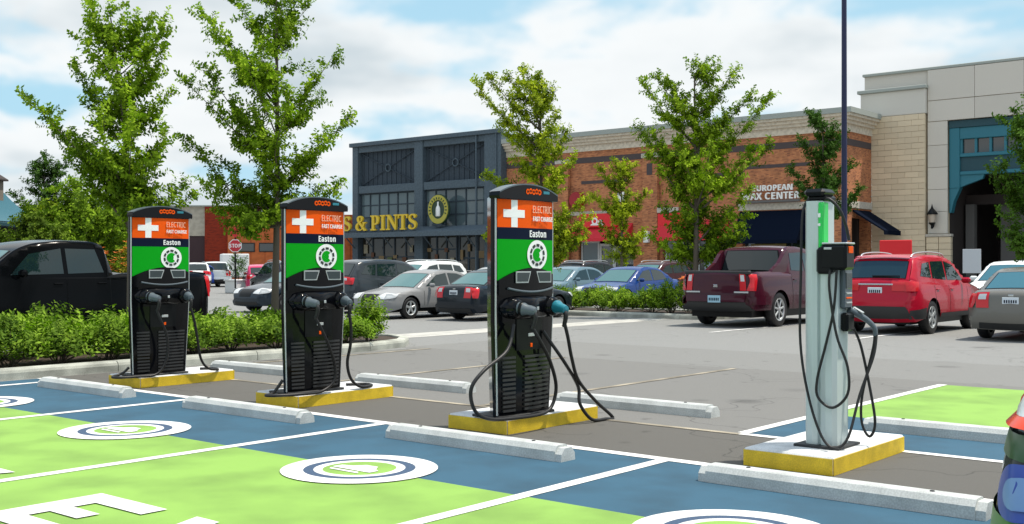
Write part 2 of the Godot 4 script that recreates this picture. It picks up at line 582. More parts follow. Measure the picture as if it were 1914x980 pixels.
func ground():
	struct("ground", sheet(-600, 400, -80, 700, 0.0), M.asphalt, "grey asphalt of the car park")
	struct("stall_pavement", sheet(-14.3, 12.0, 8.86, 14.6, 0.002), M.asphalt_stall, "worn asphalt of the far parking stalls")
	struct("aisle_pavement", sheet(-14.6, 14.0, 14.4, 17.6, 0.0012), M.asphalt_mid, "slightly darker worn edge of the drive aisle")
	struct("strip_pavement", sheet(-14.3, 12.0, 7.36, 8.88, 0.003), M.asphalt_strip, "darker stained asphalt strip the charger pads stand on")
	struct("blue_pavement", sheet(-14.25, 12.0, 5.6, 7.35, 0.004), M.blue, "blue painted band at the head of the near parking stalls")
	struct("green_pavement", sheet(-14.25, 12.0, 0.6, 5.6, 0.004), M.green, "lime green painted floor of the near parking stalls")
	struct("blue_pavement", sheet(-4.7, 12.0, 8.95, 10.62, 0.004), M.blue, "blue painted band of the stalls beyond the grey charging post")
	struct("green_pavement", sheet(-4.7, 12.0, 10.62, 14.2, 0.004), M.green, "lime green floor of the stalls beyond the grey charging post")
	struct("front_line", sheet(-14.25, 12.0, 7.30, 7.42, 0.008), M.line, "white line along the near stalls behind the wheel stops")
	var k := 0
	for u in [-13.75, -10.72, -7.66, -4.56, -1.5, 1.6]:
		struct("stall_line", sheet(u - 0.055, u + 0.055, 0.6, 7.3, 0.008), M.line, "white stall line across the near green bay, number %d from the kerb" % (k + 1))
		k += 1
	struct("back_line", sheet(-14.2, -4.75, 8.84, 8.92, 0.008), M.tan_line, "faded tan line behind the charger islands")
	struct("back_line", sheet(-4.75, 12.0, 8.85, 8.95, 0.008), M.line, "white edge line of the far blue band")
	for u in [-13.95, -10.92, -7.83]:
		struct("stall_line", sheet(u - 0.045, u + 0.045, 8.92, 14.5, 0.008), M.tan_line, "faded tan stall line behind the chargers at %.0f metres along the row" % (u + 14.0))
	for u in [-4.75, -1.7, 1.4]:
		struct("stall_line", sheet(u - 0.055, u + 0.055, 8.95, 14.2, 0.0085), M.line, "white stall line of the far green bay")
	struct("gutter", sheet(-17.4, -16.35, 15.6, 34.0, 0.005), M.pan, "pale concrete gutter strip beside the drive aisle")
	for i in 5:
		var u: float = -19.3 + i * 3.4 if i > 1 else -24.0 + i * 2.8
		struct("stall_line", sheet(u - 0.05, u + 0.05, 22.0, 26.6, 0.008), M.line, "white stall line between cars parked across the aisle")
	# round badges painted at the head of each stall
	for c in [[-12.2, 5.58], [-9.16, 5.53], [-6.08, 5.57], [-3.02, 5.57], [0.05, 5.57]]:
		var T := Transform3D(Basis(Vector3.RIGHT, -PI / 2), W(c[0], 0, c[1]))
		var lab: String = "the %s stall from the kerb" % ["first", "second", "third", "fourth", "fifth"][int(round((c[0] + 12.2) / 3.06))]
		var o := Node3D.new()
		o.name = numbered("road_marking")
		add_child(o)
		o.position = W(c[0], 0, c[1])
		tag(o, "round white, navy and green badge painted on the ground in " + lab, "", "", "structure")
		var b := MB.new(); b.ring(0.41, 0.575, 0, TAU, 64, T.translated(Vector3(0, 0.012, 0)), Vector3.UP); wpart(o, "outer_ring", b, M.line)
		b = MB.new(); b.ring(0.335, 0.41, 0, TAU, 64, T.translated(Vector3(0, 0.012, 0)), Vector3.UP); wpart(o, "navy_ring", b, M.navy_line)
		b = MB.new(); b.ring(0.27, 0.335, 0, TAU, 64, T.translated(Vector3(0, 0.012, 0)), Vector3.UP); wpart(o, "inner_ring", b, M.line)
		b = MB.new(); b.ring(0, 0.27, 0, TAU, 64, T.translated(Vector3(0, 0.012, 0)), Vector3.UP); wpart(o, "green_disc", b, M.green)
		b = MB.new()
		var car := PackedVector2Array([Vector2(-0.2, -0.09), Vector2(-0.19, 0.0), Vector2(-0.1, 0.03), Vector2(-0.04, 0.11), Vector2(0.08, 0.11), Vector2(0.14, 0.03), Vector2(0.2, 0.0), Vector2(0.2, -0.09)])
		for t in tris(car): b.flat(W(c[0] + t[0].x, 0.016, c[1] + t[0].y), W(c[0] + t[1].x, 0.016, c[1] + t[1].y), W(c[0] + t[2].x, 0.016, c[1] + t[2].y), Vector3.UP)
		b.quad(W(c[0] - 0.15, 0.016, c[1] - 0.16), W(c[0] + 0.15, 0.016, c[1] - 0.16), W(c[0] + 0.12, 0.016, c[1] - 0.12), W(c[0] - 0.18, 0.016, c[1] - 0.12), Vector3.UP)
		wpart(o, "white_mark", b, M.line)
	# the letters E V, read when driving in
	for s in [-6.15, -3.05, -9.2]:
		var b := MB.new()
		var e := PackedVector2Array()
		for p in [[0, 0], [0.75, 0], [0.75, 0.18], [0.24, 0.18], [0.24, 0.32], [0.55, 0.32], [0.55, 0.47], [0.24, 0.47], [0.24, 0.62], [0.75, 0.62], [0.75, 0.80], [0, 0.80]]: e.append(Vector2(p[0], p[1]))
		var vv := PackedVector2Array()
		for p in [[0, 0.8], [0.31, 0], [0.51, 0], [0.82, 0.8], [0.6, 0.8], [0.41, 0.27], [0.22, 0.8]]: vv.append(Vector2(p[0], p[1]))
		for q in [[e, s - 0.56], [vv, s + 0.5]]:
			b = MB.new()
			for t in tris(q[0]): b.flat(W(q[1] + t[0].x, 0.012, 3.08 + t[0].y), W(q[1] + t[1].x, 0.012, 3.08 + t[1].y), W(q[1] + t[2].x, 0.012, 3.08 + t[2].y), Vector3.UP)
			struct("road_marking", b, M.line, "white letter %s painted on the green stall floor" % ("E" if q[0] == e else "V"))


func tris(poly: PackedVector2Array) -> Array:
	var tr := Geometry2D.triangulate_polygon(poly)
	var out := []
	for k in range(0, tr.size(), 3): out.append([poly[tr[k]], poly[tr[k + 1]], poly[tr[k + 2]]])
	return out


# a bed: kerb ring of rounded stones and soil inside; outline in u, v
func bed(outline: Array, what: String):
	var poly := PackedVector2Array()
	for p in outline: poly.append(Vector2(p[0], p[1]))
	var inner: PackedVector2Array = Geometry2D.offset_polygon(poly, -0.17, Geometry2D.JOIN_ROUND)[0]
	var mid: PackedVector2Array = Geometry2D.offset_polygon(poly, -0.05, Geometry2D.JOIN_ROUND)[0]
	var b := MB.new()
	for t in tris(inner): b.flat(W(t[0].x, 0.11, t[0].y), W(t[1].x, 0.11, t[1].y), W(t[2].x, 0.11, t[2].y), Vector3.UP)
	struct("soil_ground", b, M.soil, "dark soil inside the kerb of " + what)
	var k := Node3D.new()
	k.name = numbered("kerb")
	add_child(k)
	tag(k, "pale concrete kerb round " + what, "", "", "structure")
	# cut the outline into stones about 2.4 m long
	var n := poly.size()
	var ctr := Vector2.ZERO
	for p in poly: ctr += p / n
	for i in n:
		var a := poly[i]
		var c := poly[(i + 1) % n]
		var cnt := maxi(1, int(round(a.distance_to(c) / 2.4)))
		for j in cnt:
			var p := a.lerp(c, float(j) / cnt)
			var q := a.lerp(c, float(j + 1) / cnt)
			var d := (q - p).normalized()
			var o := Vector2(-d.y, d.x)
			if o.dot(ctr - p) < 0: o = -o
			p += d * 0.006
			q -= d * 0.006
			b = MB.new()
			var pr := [[0.0, 0.0], [0.0, 0.09], [0.015, 0.125], [0.045, 0.148], [0.16, 0.152], [0.175, 0.14], [0.175, 0.0]]
			for m in pr.size() - 1:
				var p0: Vector2 = p + o * pr[m][0]; var p1: Vector2 = p + o * pr[m + 1][0]
				var q0: Vector2 = q + o * pr[m][0]; var q1: Vector2 = q + o * pr[m + 1][0]
				var dn := Vector2(pr[m][1] - pr[m + 1][1], pr[m + 1][0] - pr[m][0])
				var hint := Vector3(o.x * dn.x, dn.y, -o.y * dn.x)
				b.quad(W(p0.x, pr[m][1], p0.y), W(q0.x, pr[m][1], q0.y), W(q1.x, pr[m + 1][1], q1.y), W(p1.x, pr[m + 1][1], p1.y), hint)
			for e in [[p, -d], [q, d]]:
				for m in range(1, pr.size() - 1):
					var z: Vector2 = e[0]
					b.flat(W(z.x, 0, z.y), W(z.x + o.x * pr[m][0], pr[m][1], z.y + o.y * pr[m][0]), W(z.x + o.x * pr[m + 1][0], pr[m + 1][1], z.y + o.y * pr[m + 1][0]), Vector3(e[1].x, 0, -e[1].y))
			part(k, "kerb_stone", b, M.kerb)


func islands_and_stops():
	bed([[-14.35, -6.0], [-14.35, 13.4], [-14.6, 14.5], [-15.15, 15.15], [-15.9, 15.5], [-16.9, 15.3], [-17.5, 14.6], [-17.6, 13.6], [-17.6, -6.0]], "the planted bed left of the chargers")
	bed([[-23.8, 27.1], [-23.2, 26.85], [-16.2, 26.85], [-15.6, 27.1], [-15.3, 27.7], [-15.3, 29.2], [-15.8, 29.8], [-23.4, 29.8], [-23.8, 29.4]], "the planted island behind the parked sedans")
	bed([[-8.6, 29.6], [-8.3, 29.2], [-2.0, 29.2], [-1.6, 29.7], [-1.6, 32.4], [-2.2, 33.0], [-8.2, 33.0], [-8.6, 32.5]], "the planted island at the far right")
	# charger islands
	var where := ["under the first green-panelled charger from the kerb", "under the second green-panelled charger from the kerb", "under the green-panelled charger with loose cables", "under the slim grey charging post"]
	var i := 0
	for c in [-12.5, -9.52, -6.66, -3.64]:
		var o := thing("charger_island", W(c, 0, 8.22), "yellow-edged concrete pad " + where[i], "concrete pad", "yellow-edged charger pads")
		var b := MB.new()
		b.box(Vector3(0, 0.069, 0), Vector3(0.70, 0.138, 1.38), 0.012)
		part(o, "pad", b, M.island)
		b = MB.new()
		for s in [-1, 1]:
			b.box(Vector3(s * 0.353, 0.064, 0), Vector3(0.006, 0.118, 1.36))
			b.box(Vector3(0, 0.064, s * 0.693), Vector3(0.70, 0.118, 0.006))
		part(o, "painted_edge", b, M.yellow, "yellow painted side of the pad")
		i += 1
	# wheel stops
	var lab := ["pale concrete wheel stop nearest the kerb, in front of the first charger", "pale concrete wheel stop in front of the second charger", "pale concrete wheel stop in front of the charger with loose cables", "pale concrete wheel stop in front of the slim grey post",
		"pale wheel stop behind the first charger, beyond its pad", "pale wheel stop with a chipped end between second and third chargers", "pale wheel stop behind the charger with loose cables", "pale wheel stop at the head of the far green stall"]
	i = 0
	var proto: Node3D = null
	for c in [[-12.35, 6.92], [-9.2, 6.88], [-6.07, 6.83], [-2.98, 6.86], [-12.75, 9.72], [-9.68, 9.75], [-6.42, 9.72], [-3.05, 9.92]]:
		var o: Node3D
		if proto == null:
			o = thing("wheel_stop", W(c[0], 0, c[1]), lab[i], "wheel stop", "concrete wheel stops")
			var b := MB.new()
			var prof := PackedVector2Array([Vector2(-0.095, 0), Vector2(-0.09, 0.08), Vector2(-0.06, 0.117), Vector2(-0.045, 0.123), Vector2(0.045, 0.123), Vector2(0.06, 0.117), Vector2(0.09, 0.08), Vector2(0.095, 0)])
			b.prism(prof, 1.80, Transform3D(Basis(Vector3.UP, PI / 2), Vector3(-0.9, 0, 0)))
			var e := PackedVector2Array([Vector2(-0.09, 0), Vector2(-0.085, 0.06), Vector2(-0.045, 0.105), Vector2(0.045, 0.105), Vector2(0.085, 0.06), Vector2(0.09, 0)])
			b.prism(e, 0.06, Transform3D(Basis(Vector3.UP, PI / 2), Vector3(-0.96, 0, 0)))
			b.prism(e, 0.06, Transform3D(Basis(Vector3.UP, PI / 2), Vector3(0.90, 0, 0)))
			part(o, "block", b, M.concrete)
			b = MB.new()
			for s in [-0.62, 0.62]:
				b.lathe([Vector2(0, 0.1295), Vector2(0.014, 0.1285), Vector2(0.017, 0.122)], 10, Transform3D(Basis(), Vector3(s, 0, 0)))
			part(o, "anchor_pin", b, M.dark_plastic)
			proto = o
		else:
			o = proto.duplicate()
			o.name = numbered("wheel_stop")
			add_child(o)
			o.position = W(c[0], 0, c[1])
			o.set_meta("label", lab[i])
		i += 1


# ---------------------------------------------------------------- chargers
func smooth(pts: Array, n := 5) -> Array:
	var out := []
	for i in pts.size() - 1:
		var a: Vector3 = pts[maxi(i - 1, 0)]
		var b: Vector3 = pts[i]
		var c: Vector3 = pts[i + 1]
		var d: Vector3 = pts[mini(i + 2, pts.size() - 1)]
		for k in n:
			var t := float(k) / n
			out.append(0.5 * (2.0 * b + (c - a) * t + (2.0 * a - 5.0 * b + 4.0 * c - d) * t * t + (3.0 * b - a - 3.0 * c + d) * t * t * t))
	out.append(pts[-1])
	return out


# a sheet that follows the bowed front of the charger, between heights and sides, a little proud of it
func bowed(z0: float, z1: float, y0: float, y1: float, off: float, top = null, bottom = null) -> MB:
	var b := MB.new()
	var rows := []
	for i in 3:
		var r := []
		for j in 13:
			var z := lerpf(z0, z1, j / 12.0)
			var a: float = bottom.call(z) if bottom != null else y0
			var c: float = top.call(z) if top != null else y1
			r.append(Vector3(front_x(z) + off, lerpf(a, c, i / 2.0), z))
		rows.append(r)
	b.patch(rows, Vector3.RIGHT)
	# rim, so the sheet has an edge
	for j in 12:
		for e in [0, 2]:
			var p: Vector3 = rows[e][j]
			var q: Vector3 = rows[e][j + 1]
			b.quad(p, q, q - Vector3(off, 0, 0), p - Vector3(off, 0, 0), Vector3(0, e - 1, 0))
	for e in [0, 12]:
		for i in 2:
			var p: Vector3 = rows[i][e]
			var q: Vector3 = rows[i + 1][e]
			b.quad(p, q, q - Vector3(off, 0, 0), p - Vector3(off, 0, 0), Vector3(0, 0, signf(p.z)))
	return b


func front_x(z: float) -> float:
	return 0.16 - 0.035 * (z / 0.4) * (z / 0.4)


func gun(parent: Node3D, at: Vector3, dir: Vector3, shell: Material, ring: Material):
	var d := dir.normalized()
	var s := d.cross(Vector3.UP).normalized()
	var B := Basis(s, d, s.cross(d))
	var b := MB.new()
	b.lathe([Vector2(0, -0.02), Vector2(0.05, -0.02), Vector2(0.058, 0.0), Vector2(0.058, 0.05), Vector2(0.046, 0.075), Vector2(0.044, 0.12), Vector2(0.036, 0.16), Vector2(0, 0.17)], 14, Transform3D(B, at))
	var g := part(parent, "plug", b, shell)
	b = MB.new()
	b.lathe([Vector2(0.0585, 0.01), Vector2(0.062, 0.014), Vector2(0.062, 0.034), Vector2(0.0585, 0.04)], 14, Transform3D(B, at))
	part(g, "collar", b, ring)
	b = MB.new()
	b.tube(smooth([at + d * 0.12, at + d * 0.16 - Vector3(0, 0.05, 0), at + d * 0.13 - Vector3(0, 0.16, 0)], 4), 0.026, 0.019, 8)
	part(g, "grip", b, M.rubber)


func charger(u: float, label: String, left: Array, right: Array, teal: bool):
	var o := thing("fast_charger", W(u, 0.138, 7.87), label, "EV charger", "green-panelled fast chargers")
	var H := 2.10
	# cabinet: bowed front, thin sides, narrow back
	var plan := PackedVector2Array()
	for j in 11:
		var z := lerpf(-0.40, 0.40, j / 10.0)
		plan.append(Vector2(front_x(z), z))
	plan.append_array(PackedVector2Array([Vector2(0.085, 0.413), Vector2(0.06, 0.41), Vector2(-0.17, 0.19), Vector2(-0.2, 0.15), Vector2(-0.2, -0.15), Vector2(-0.17, -0.19), Vector2(0.06, -0.41), Vector2(0.085, -0.413)]))
	var b := MB.new()
	var up := Transform3D(Basis(Vector3.RIGHT, Vector3(0, 0, 1), Vector3(0, -1, 0)), Vector3(0, 1.98, 0))
	var body := MB.new()
	body.prism(plan, 1.12, up)
	# lower half draws in a little towards the foot
	var n := plan.size()
	var ys := [0.86, 0.7, 0.4, 0.12, 0.0]
	var sc := [1.0, 0.985, 0.95, 0.915, 0.90]
	for i in 4:
		for j in n:
			var p := plan[j]
			var q := plan[(j + 1) % n]
			var hint := Vector3((p.x + q.x) / 2, 0, (p.y + q.y) / 2)
			body.quad(Vector3(p.x * sc[i], ys[i], p.y * sc[i]), Vector3(q.x * sc[i], ys[i], q.y * sc[i]), Vector3(q.x * sc[i + 1], ys[i + 1], q.y * sc[i + 1]), Vector3(p.x * sc[i + 1], ys[i + 1], p.y * sc[i + 1]), hint)
	part(o, "cabinet", body, M.black_gloss)
	b = MB.new()
	b.box(Vector3(-0.01, 0.012, 0), Vector3(0.38, 0.024, 0.74), 0.006)
	part(o, "foot_plate", b, M.dark_plastic)
	# domed hood
	b = MB.new()
	var dome := PackedVector2Array()
	for j in 15:
		var z := lerpf(-0.42, 0.42, j / 14.0)
		dome.append(Vector2(z, H - 0.085 * pow(absf(z) / 0.42, 2.2)))
	dome.append(Vector2(0.425, 1.985)); dome.append(Vector2(0.42, 1.96)); dome.append(Vector2(-0.42, 1.96)); dome.append(Vector2(-0.425, 1.985))
	b.prism(dome, 0.12, Transform3D(Basis(Vector3(0, 0, 1), Vector3.UP, Vector3(-1, 0, 0)), Vector3(0.175, 0, 0)))
	var hood := part(o, "hood", b, M.black_gloss)
	b = MB.new()
	for j in 14:
		var p := dome[j]
		var q := dome[j + 1]
		b.quad(Vector3(0.178, p.y + 0.006, p.x), Vector3(0.178, q.y + 0.006, q.x), Vector3(0.05, q.y + 0.006, q.x), Vector3(0.05, p.y + 0.006, p.x), Vector3.UP)
		b.quad(Vector3(0.178, p.y + 0.006, p.x), Vector3(0.178, q.y + 0.006, q.x), Vector3(0.178, q.y - 0.006, q.x), Vector3(0.178, p.y - 0.006, p.x), Vector3.RIGHT)
	part(hood, "trim", b, M.grey_plastic)
	# orange and blue logo on the hood: five round strokes and a bar
	b = MB.new()
	for j in 5:
		b.ring(0.012, 0.026, 0, TAU, 14, Transform3D(Basis(Vector3.UP, PI / 2), Vector3(0.179, 2.035 + (0.006 if j % 2 else 0.0), 0.03 - j * 0.043)), Vector3.RIGHT)
	part(hood, "logo", b, M.orange)
	b = MB.new()
	b.box(Vector3(0.177, 2.035, -0.245), Vector3(0.006, 0.026, 0.09), 0.002)
	part(hood, "logo", b, M.teal_plastic)
	# printed panels
	var pan := part(o, "orange_panel", bowed(0.398, -0.398, 1.705, 1.955, 0.004), M.orange)
	b = bowed(0.235, 0.155, 1.708, 1.952, 0.006)
	part(pan, "white_cross", b, M.white_print)
	part(pan, "white_cross", bowed(0.33, 0.06, 1.795, 1.865, 0.0066), M.white_print)
	text(pan, "lettering", "ELECTRIC", 0.062, M.pale_orange, Vector3(front_x(0.2) + 0.022, 1.875, -0.185), PI / 2, 0.004, false, 0.78)
	text(pan, "lettering", "FAST CHARGE", 0.042, M.white_print, Vector3(front_x(0.2) + 0.022, 1.79, -0.195), PI / 2, 0.004, true, 0.78)
	var band := part(o, "navy_band", bowed(0.398, -0.398, 1.600, 1.704, 0.004), M.navy)
	text(band, "lettering", "Easton", 0.062, M.white_print, Vector3(front_x(0.15) + 0.012, 1.652, -0.13), PI / 2, 0.004, true, 0.9)
	var arch := func(z: float) -> float: return 1.345 - 0.115 * pow((z + 0.06) / 0.46, 2.0)
	var gp := part(o, "green_panel", bowed(0.398, -0.398, 1.2, 1.599, 0.004, null, arch), M.sign_green)
	var T := Transform3D(Basis(Vector3.UP, PI / 2 + 0.05).scaled(Vector3(1, 1, 1.14)), Vector3(front_x(0.13) + 0.0075, 1.462, -0.125))
	b = MB.new(); b.ring(0, 0.134, 0, TAU, 40, T, Vector3.RIGHT); b.ring(0.134, 0.1345, 0, TAU, 40, T, Vector3.RIGHT)
	var badge := part(gp, "white_badge", b, M.white_print)
	T = T.translated(Vector3(0.003, 0, 0))
	b = MB.new()
	for j in 10: b.ring(0.076, 0.101, TAU * j / 10, TAU * (j + 0.74) / 10, 5, T, Vector3.RIGHT)
	part(badge, "dark_ring", b, M.black_print)
	b = MB.new(); b.ring(0.03, 0.062, 0.7, TAU - 0.7, 22, T, Vector3.RIGHT); b.ring(0, 0.03, 0, TAU, 14, T, Vector3.RIGHT)
	part(badge, "green_mark", b, M.sign_green)
	# console: two framed screens over a chrome lip
	var lid := func(z: float) -> float: return 1.34 - 0.11 * pow((z + 0.06) / 0.46, 2.0)
	b = bowed(0.39, -0.39, 1.10, 1.3, 0.014, lid)
	var con := part(o, "console", b, M.black_gloss)
	for s in [-1, 1]:
		var zc: float = -0.06 + s * 0.155
		var q := PackedVector2Array([Vector2(-0.11, 0.05), Vector2(0.105, 0.05), Vector2(0.105, -0.055), Vector2(-0.07, -0.055)])
		if s > 0: q = PackedVector2Array([Vector2(-0.105, 0.05), Vector2(0.11, 0.05), Vector2(0.07, -0.055), Vector2(-0.105, -0.055)])
		var inn: PackedVector2Array = Geometry2D.offset_polygon(q, -0.012)[0] if Geometry2D.offset_polygon(q, -0.012).size() else q
		var F := Transform3D(Basis(Vector3.UP, PI / 2 + s * 0.02), Vector3(front_x(zc) + 0.014, 1.262, zc))
		F = F * Transform3D(Basis(Vector3.UP, 0), Vector3(0, 0, 0))
		b = MB.new(); b.prism(q, 0.010, F)
		var fr := part(con, "screen_frame", b, M.silver_trim)
		b = MB.new(); b.prism(inn, 0.013, F)
		part(fr, "screen", b, M.screen)
	b = MB.new()
	var lip := []
	for j in 13:
		var z := lerpf(0.30, -0.36, j / 12.0)
		lip.append(Vector3(front_x(z) + 0.03, 1.125 + 0.035 * pow((z + 0.03) / 0.33, 2.0), z))
	b.tube(lip, 0.011, 0.011, 8)
	part(con, "chrome_lip", b, M.grey_plastic)
	# left edge strip
	b = MB.new()
	b.tube([Vector3(0.118, 1.96, 0.409), Vector3(0.118, 0.9, 0.409), Vector3(0.106, 0.3, 0.378), Vector3(0.1, 0.03, 0.368)], 0.009, 0.009, 6)
	part(o, "edge_strip", b, M.silver_trim)
	b = MB.new()
	b.tube([Vector3(0.118, 1.96, -0.409), Vector3(0.118, 0.9, -0.409), Vector3(0.106, 0.3, -0.378), Vector3(0.1, 0.03, -0.368)], 0.009, 0.009, 6)
	part(o, "edge_strip", b, M.silver_trim)
	# middle: recess plate, name plate and lamp
	b = bowed(0.17, -0.20, 0.60, 0.88, 0.008)
	part(o, "service_door", b, M.black)
	b = MB.new(); b.box(Vector3(front_x(0) + 0.011, 0.735, -0.03), Vector3(0.006, 0.03, 0.09), 0.002)
	part(o, "name_plate", b, M.silver_trim)
	b = MB.new(); b.box(Vector3(front_x(0) + 0.011, 0.64, -0.03), Vector3(0.006, 0.035, 0.03), 0.002)
	part(o, "sticker", b, M.orange)
	b = MB.new(); b.box(Vector3(front_x(0) + 0.08, 0.975, -0.04), Vector3(0.008, 0.03, 0.03), 0.003)
	part(o, "lock", b, M.silver_trim)
	# louvres in two banks with the black cable channel between
	for k in 13:
		var y := 0.055 + k * 0.0395
		var sq := lerpf(0.905, 0.965, y / 0.6)
		b = bowed(0.06 * sq, -0.345 * sq, y, y + 0.021, 0.016)
		for v in b.pv.size(): b.pv[v].x -= 0.16 * (1.0 - sq)
		part(o, "louvre_slat", b, M.slat)
		b = bowed(0.355 * sq, 0.185 * sq, y, y + 0.021, 0.012)
		for v in b.pv.size(): b.pv[v].x -= 0.16 * (1.0 - sq)
		part(o, "louvre_slat", b, M.slat)
	b = MB.new()
	var pod := []
	for j in 15:
		var z := lerpf(0.375, -0.375, j / 14.0)
		var k := z / 0.375
		var ring := []
		for a in 9:
			var t := PI * a / 8.0 - PI / 2
			var e := sqrt(maxf(0.02, 1.0 - pow(absf(k), 5.0)))
			ring.append(Vector3(front_x(z) + 0.004 + cos(t) * 0.075 * e * (0.75 + 0.25 * cos(k * TAU)), 0.985 + sin(t) * 0.105 * e, z))
		pod.append(ring)
	b.patch(pod, Vector3.RIGHT)
	part(o, "connector_pod", b, M.black_gloss)
	# holsters and plugs
	for s in [-1, 1]:
		var z: float = 0.24 if s > 0 else -0.30
		b = MB.new()
		b.lathe([Vector2(0, 0.12), Vector2(0.06, 0.118), Vector2(0.085, 0.10), Vector2(0.095, 0.05), Vector2(0.10, 0.0)], 18, Transform3D(Basis(Vector3(0, 0, 1), -PI / 2), Vector3(front_x(z) - 0.01, 0.985, z)))
		part(o, "holster", b, M.black_gloss)
		gun(o, Vector3(front_x(z) + 0.10, 0.985, z), Vector3(0.9, -0.15, -0.25 * s), M.grey_plastic if not teal or s > 0 else M.teal_plastic, M.teal_plastic if teal and s < 0 else M.black)
	b = MB.new(); b.tube(smooth(left, 6), 0.0165, 0.0165, 8)
	part(o, "cable", b, M.rubber)
	b = MB.new(); b.tube(smooth(right, 6), 0.0165, 0.0165, 8)
	part(o, "cable", b, M.rubber)


func chargers():
	charger(-6.5, "black fast charger with green and orange panels, loose cables trailing off its pad", [Vector3(0.36, 0.83, 0.21), Vector3(0.37, 0.70, 0.10), Vector3(0.33, 0.50, -0.10), Vector3(0.27, 0.26, -0.27), Vector3(0.25, 0.08, -0.24), Vector3(0.26, 0.018, -0.08), Vector3(0.27, 0.02, 0.30), Vector3(0.24, 0.04, 0.62), Vector3(0.22, 0.13, 0.80), Vector3(0.24, 0.32, 0.87), Vector3(0.27, 0.47, 0.74), Vector3(0.26, 0.62, 0.42), Vector3(0.21, 0.84, 0.27)],
		[Vector3(0.37, 0.83, -0.27), Vector3(0.37, 0.70, -0.32), Vector3(0.34, 0.50, -0.42), Vector3(0.30, 0.28, -0.58), Vector3(0.30, 0.06, -0.86), Vector3(0.31, -0.121, -1.13), Vector3(0.33, -0.121, -0.98), Vector3(0.32, -0.10, -0.76), Vector3(0.30, 0.06, -0.60), Vector3(0.28, 0.22, -0.60), Vector3(0.28, 0.45, -0.40), Vector3(0.2, 0.68, -0.25), Vector3(0.17, 0.76, -0.2)], true)
	charger(-9.42, "black fast charger with green and orange panels, middle one of the three", [Vector3(0.36, 0.83, 0.21), Vector3(0.37, 0.72, 0.14), Vector3(0.34, 0.52, 0.0), Vector3(0.29, 0.30, -0.13), Vector3(0.27, 0.12, -0.14), Vector3(0.26, 0.02, 0.02), Vector3(0.30, 0.018, 0.32), Vector3(0.22, 0.02, 0.58), Vector3(0.10, 0.018, 0.64), Vector3(0.05, 0.03, 0.50), Vector3(0.1, 0.16, 0.42)],
		[Vector3(0.37, 0.83, -0.27), Vector3(0.35, 0.70, -0.31), Vector3(0.31, 0.50, -0.34), Vector3(0.26, 0.30, -0.34), Vector3(0.25, 0.12, -0.40), Vector3(0.25, 0.022, -0.54), Vector3(0.22, 0.018, -0.74), Vector3(0.05, 0.018, -0.78), Vector3(-0.05, 0.02, -0.60)], false)
	charger(-12.36, "black fast charger with green and orange panels, beside the planted kerb", [Vector3(0.36, 0.83, 0.21), Vector3(0.37, 0.70, 0.16), Vector3(0.34, 0.52, 0.06), Vector3(0.31, 0.30, 0.02), Vector3(0.28, 0.12, 0.06), Vector3(0.27, 0.02, 0.18), Vector3(0.26, 0.018, 0.44), Vector3(0.20, 0.018, 0.62), Vector3(0.08, 0.02, 0.63), Vector3(0.05, 0.05, 0.48), Vector3(0.08, 0.12, 0.41)],
		[Vector3(0.37, 0.83, -0.27), Vector3(0.36, 0.66, -0.33), Vector3(0.32, 0.44, -0.40), Vector3(0.28, 0.18, -0.48), Vector3(0.26, 0.05, -0.60), Vector3(0.22, 0.018, -0.78), Vector3(0.05, 0.018, -0.82), Vector3(-0.06, 0.018, -0.70)], false)


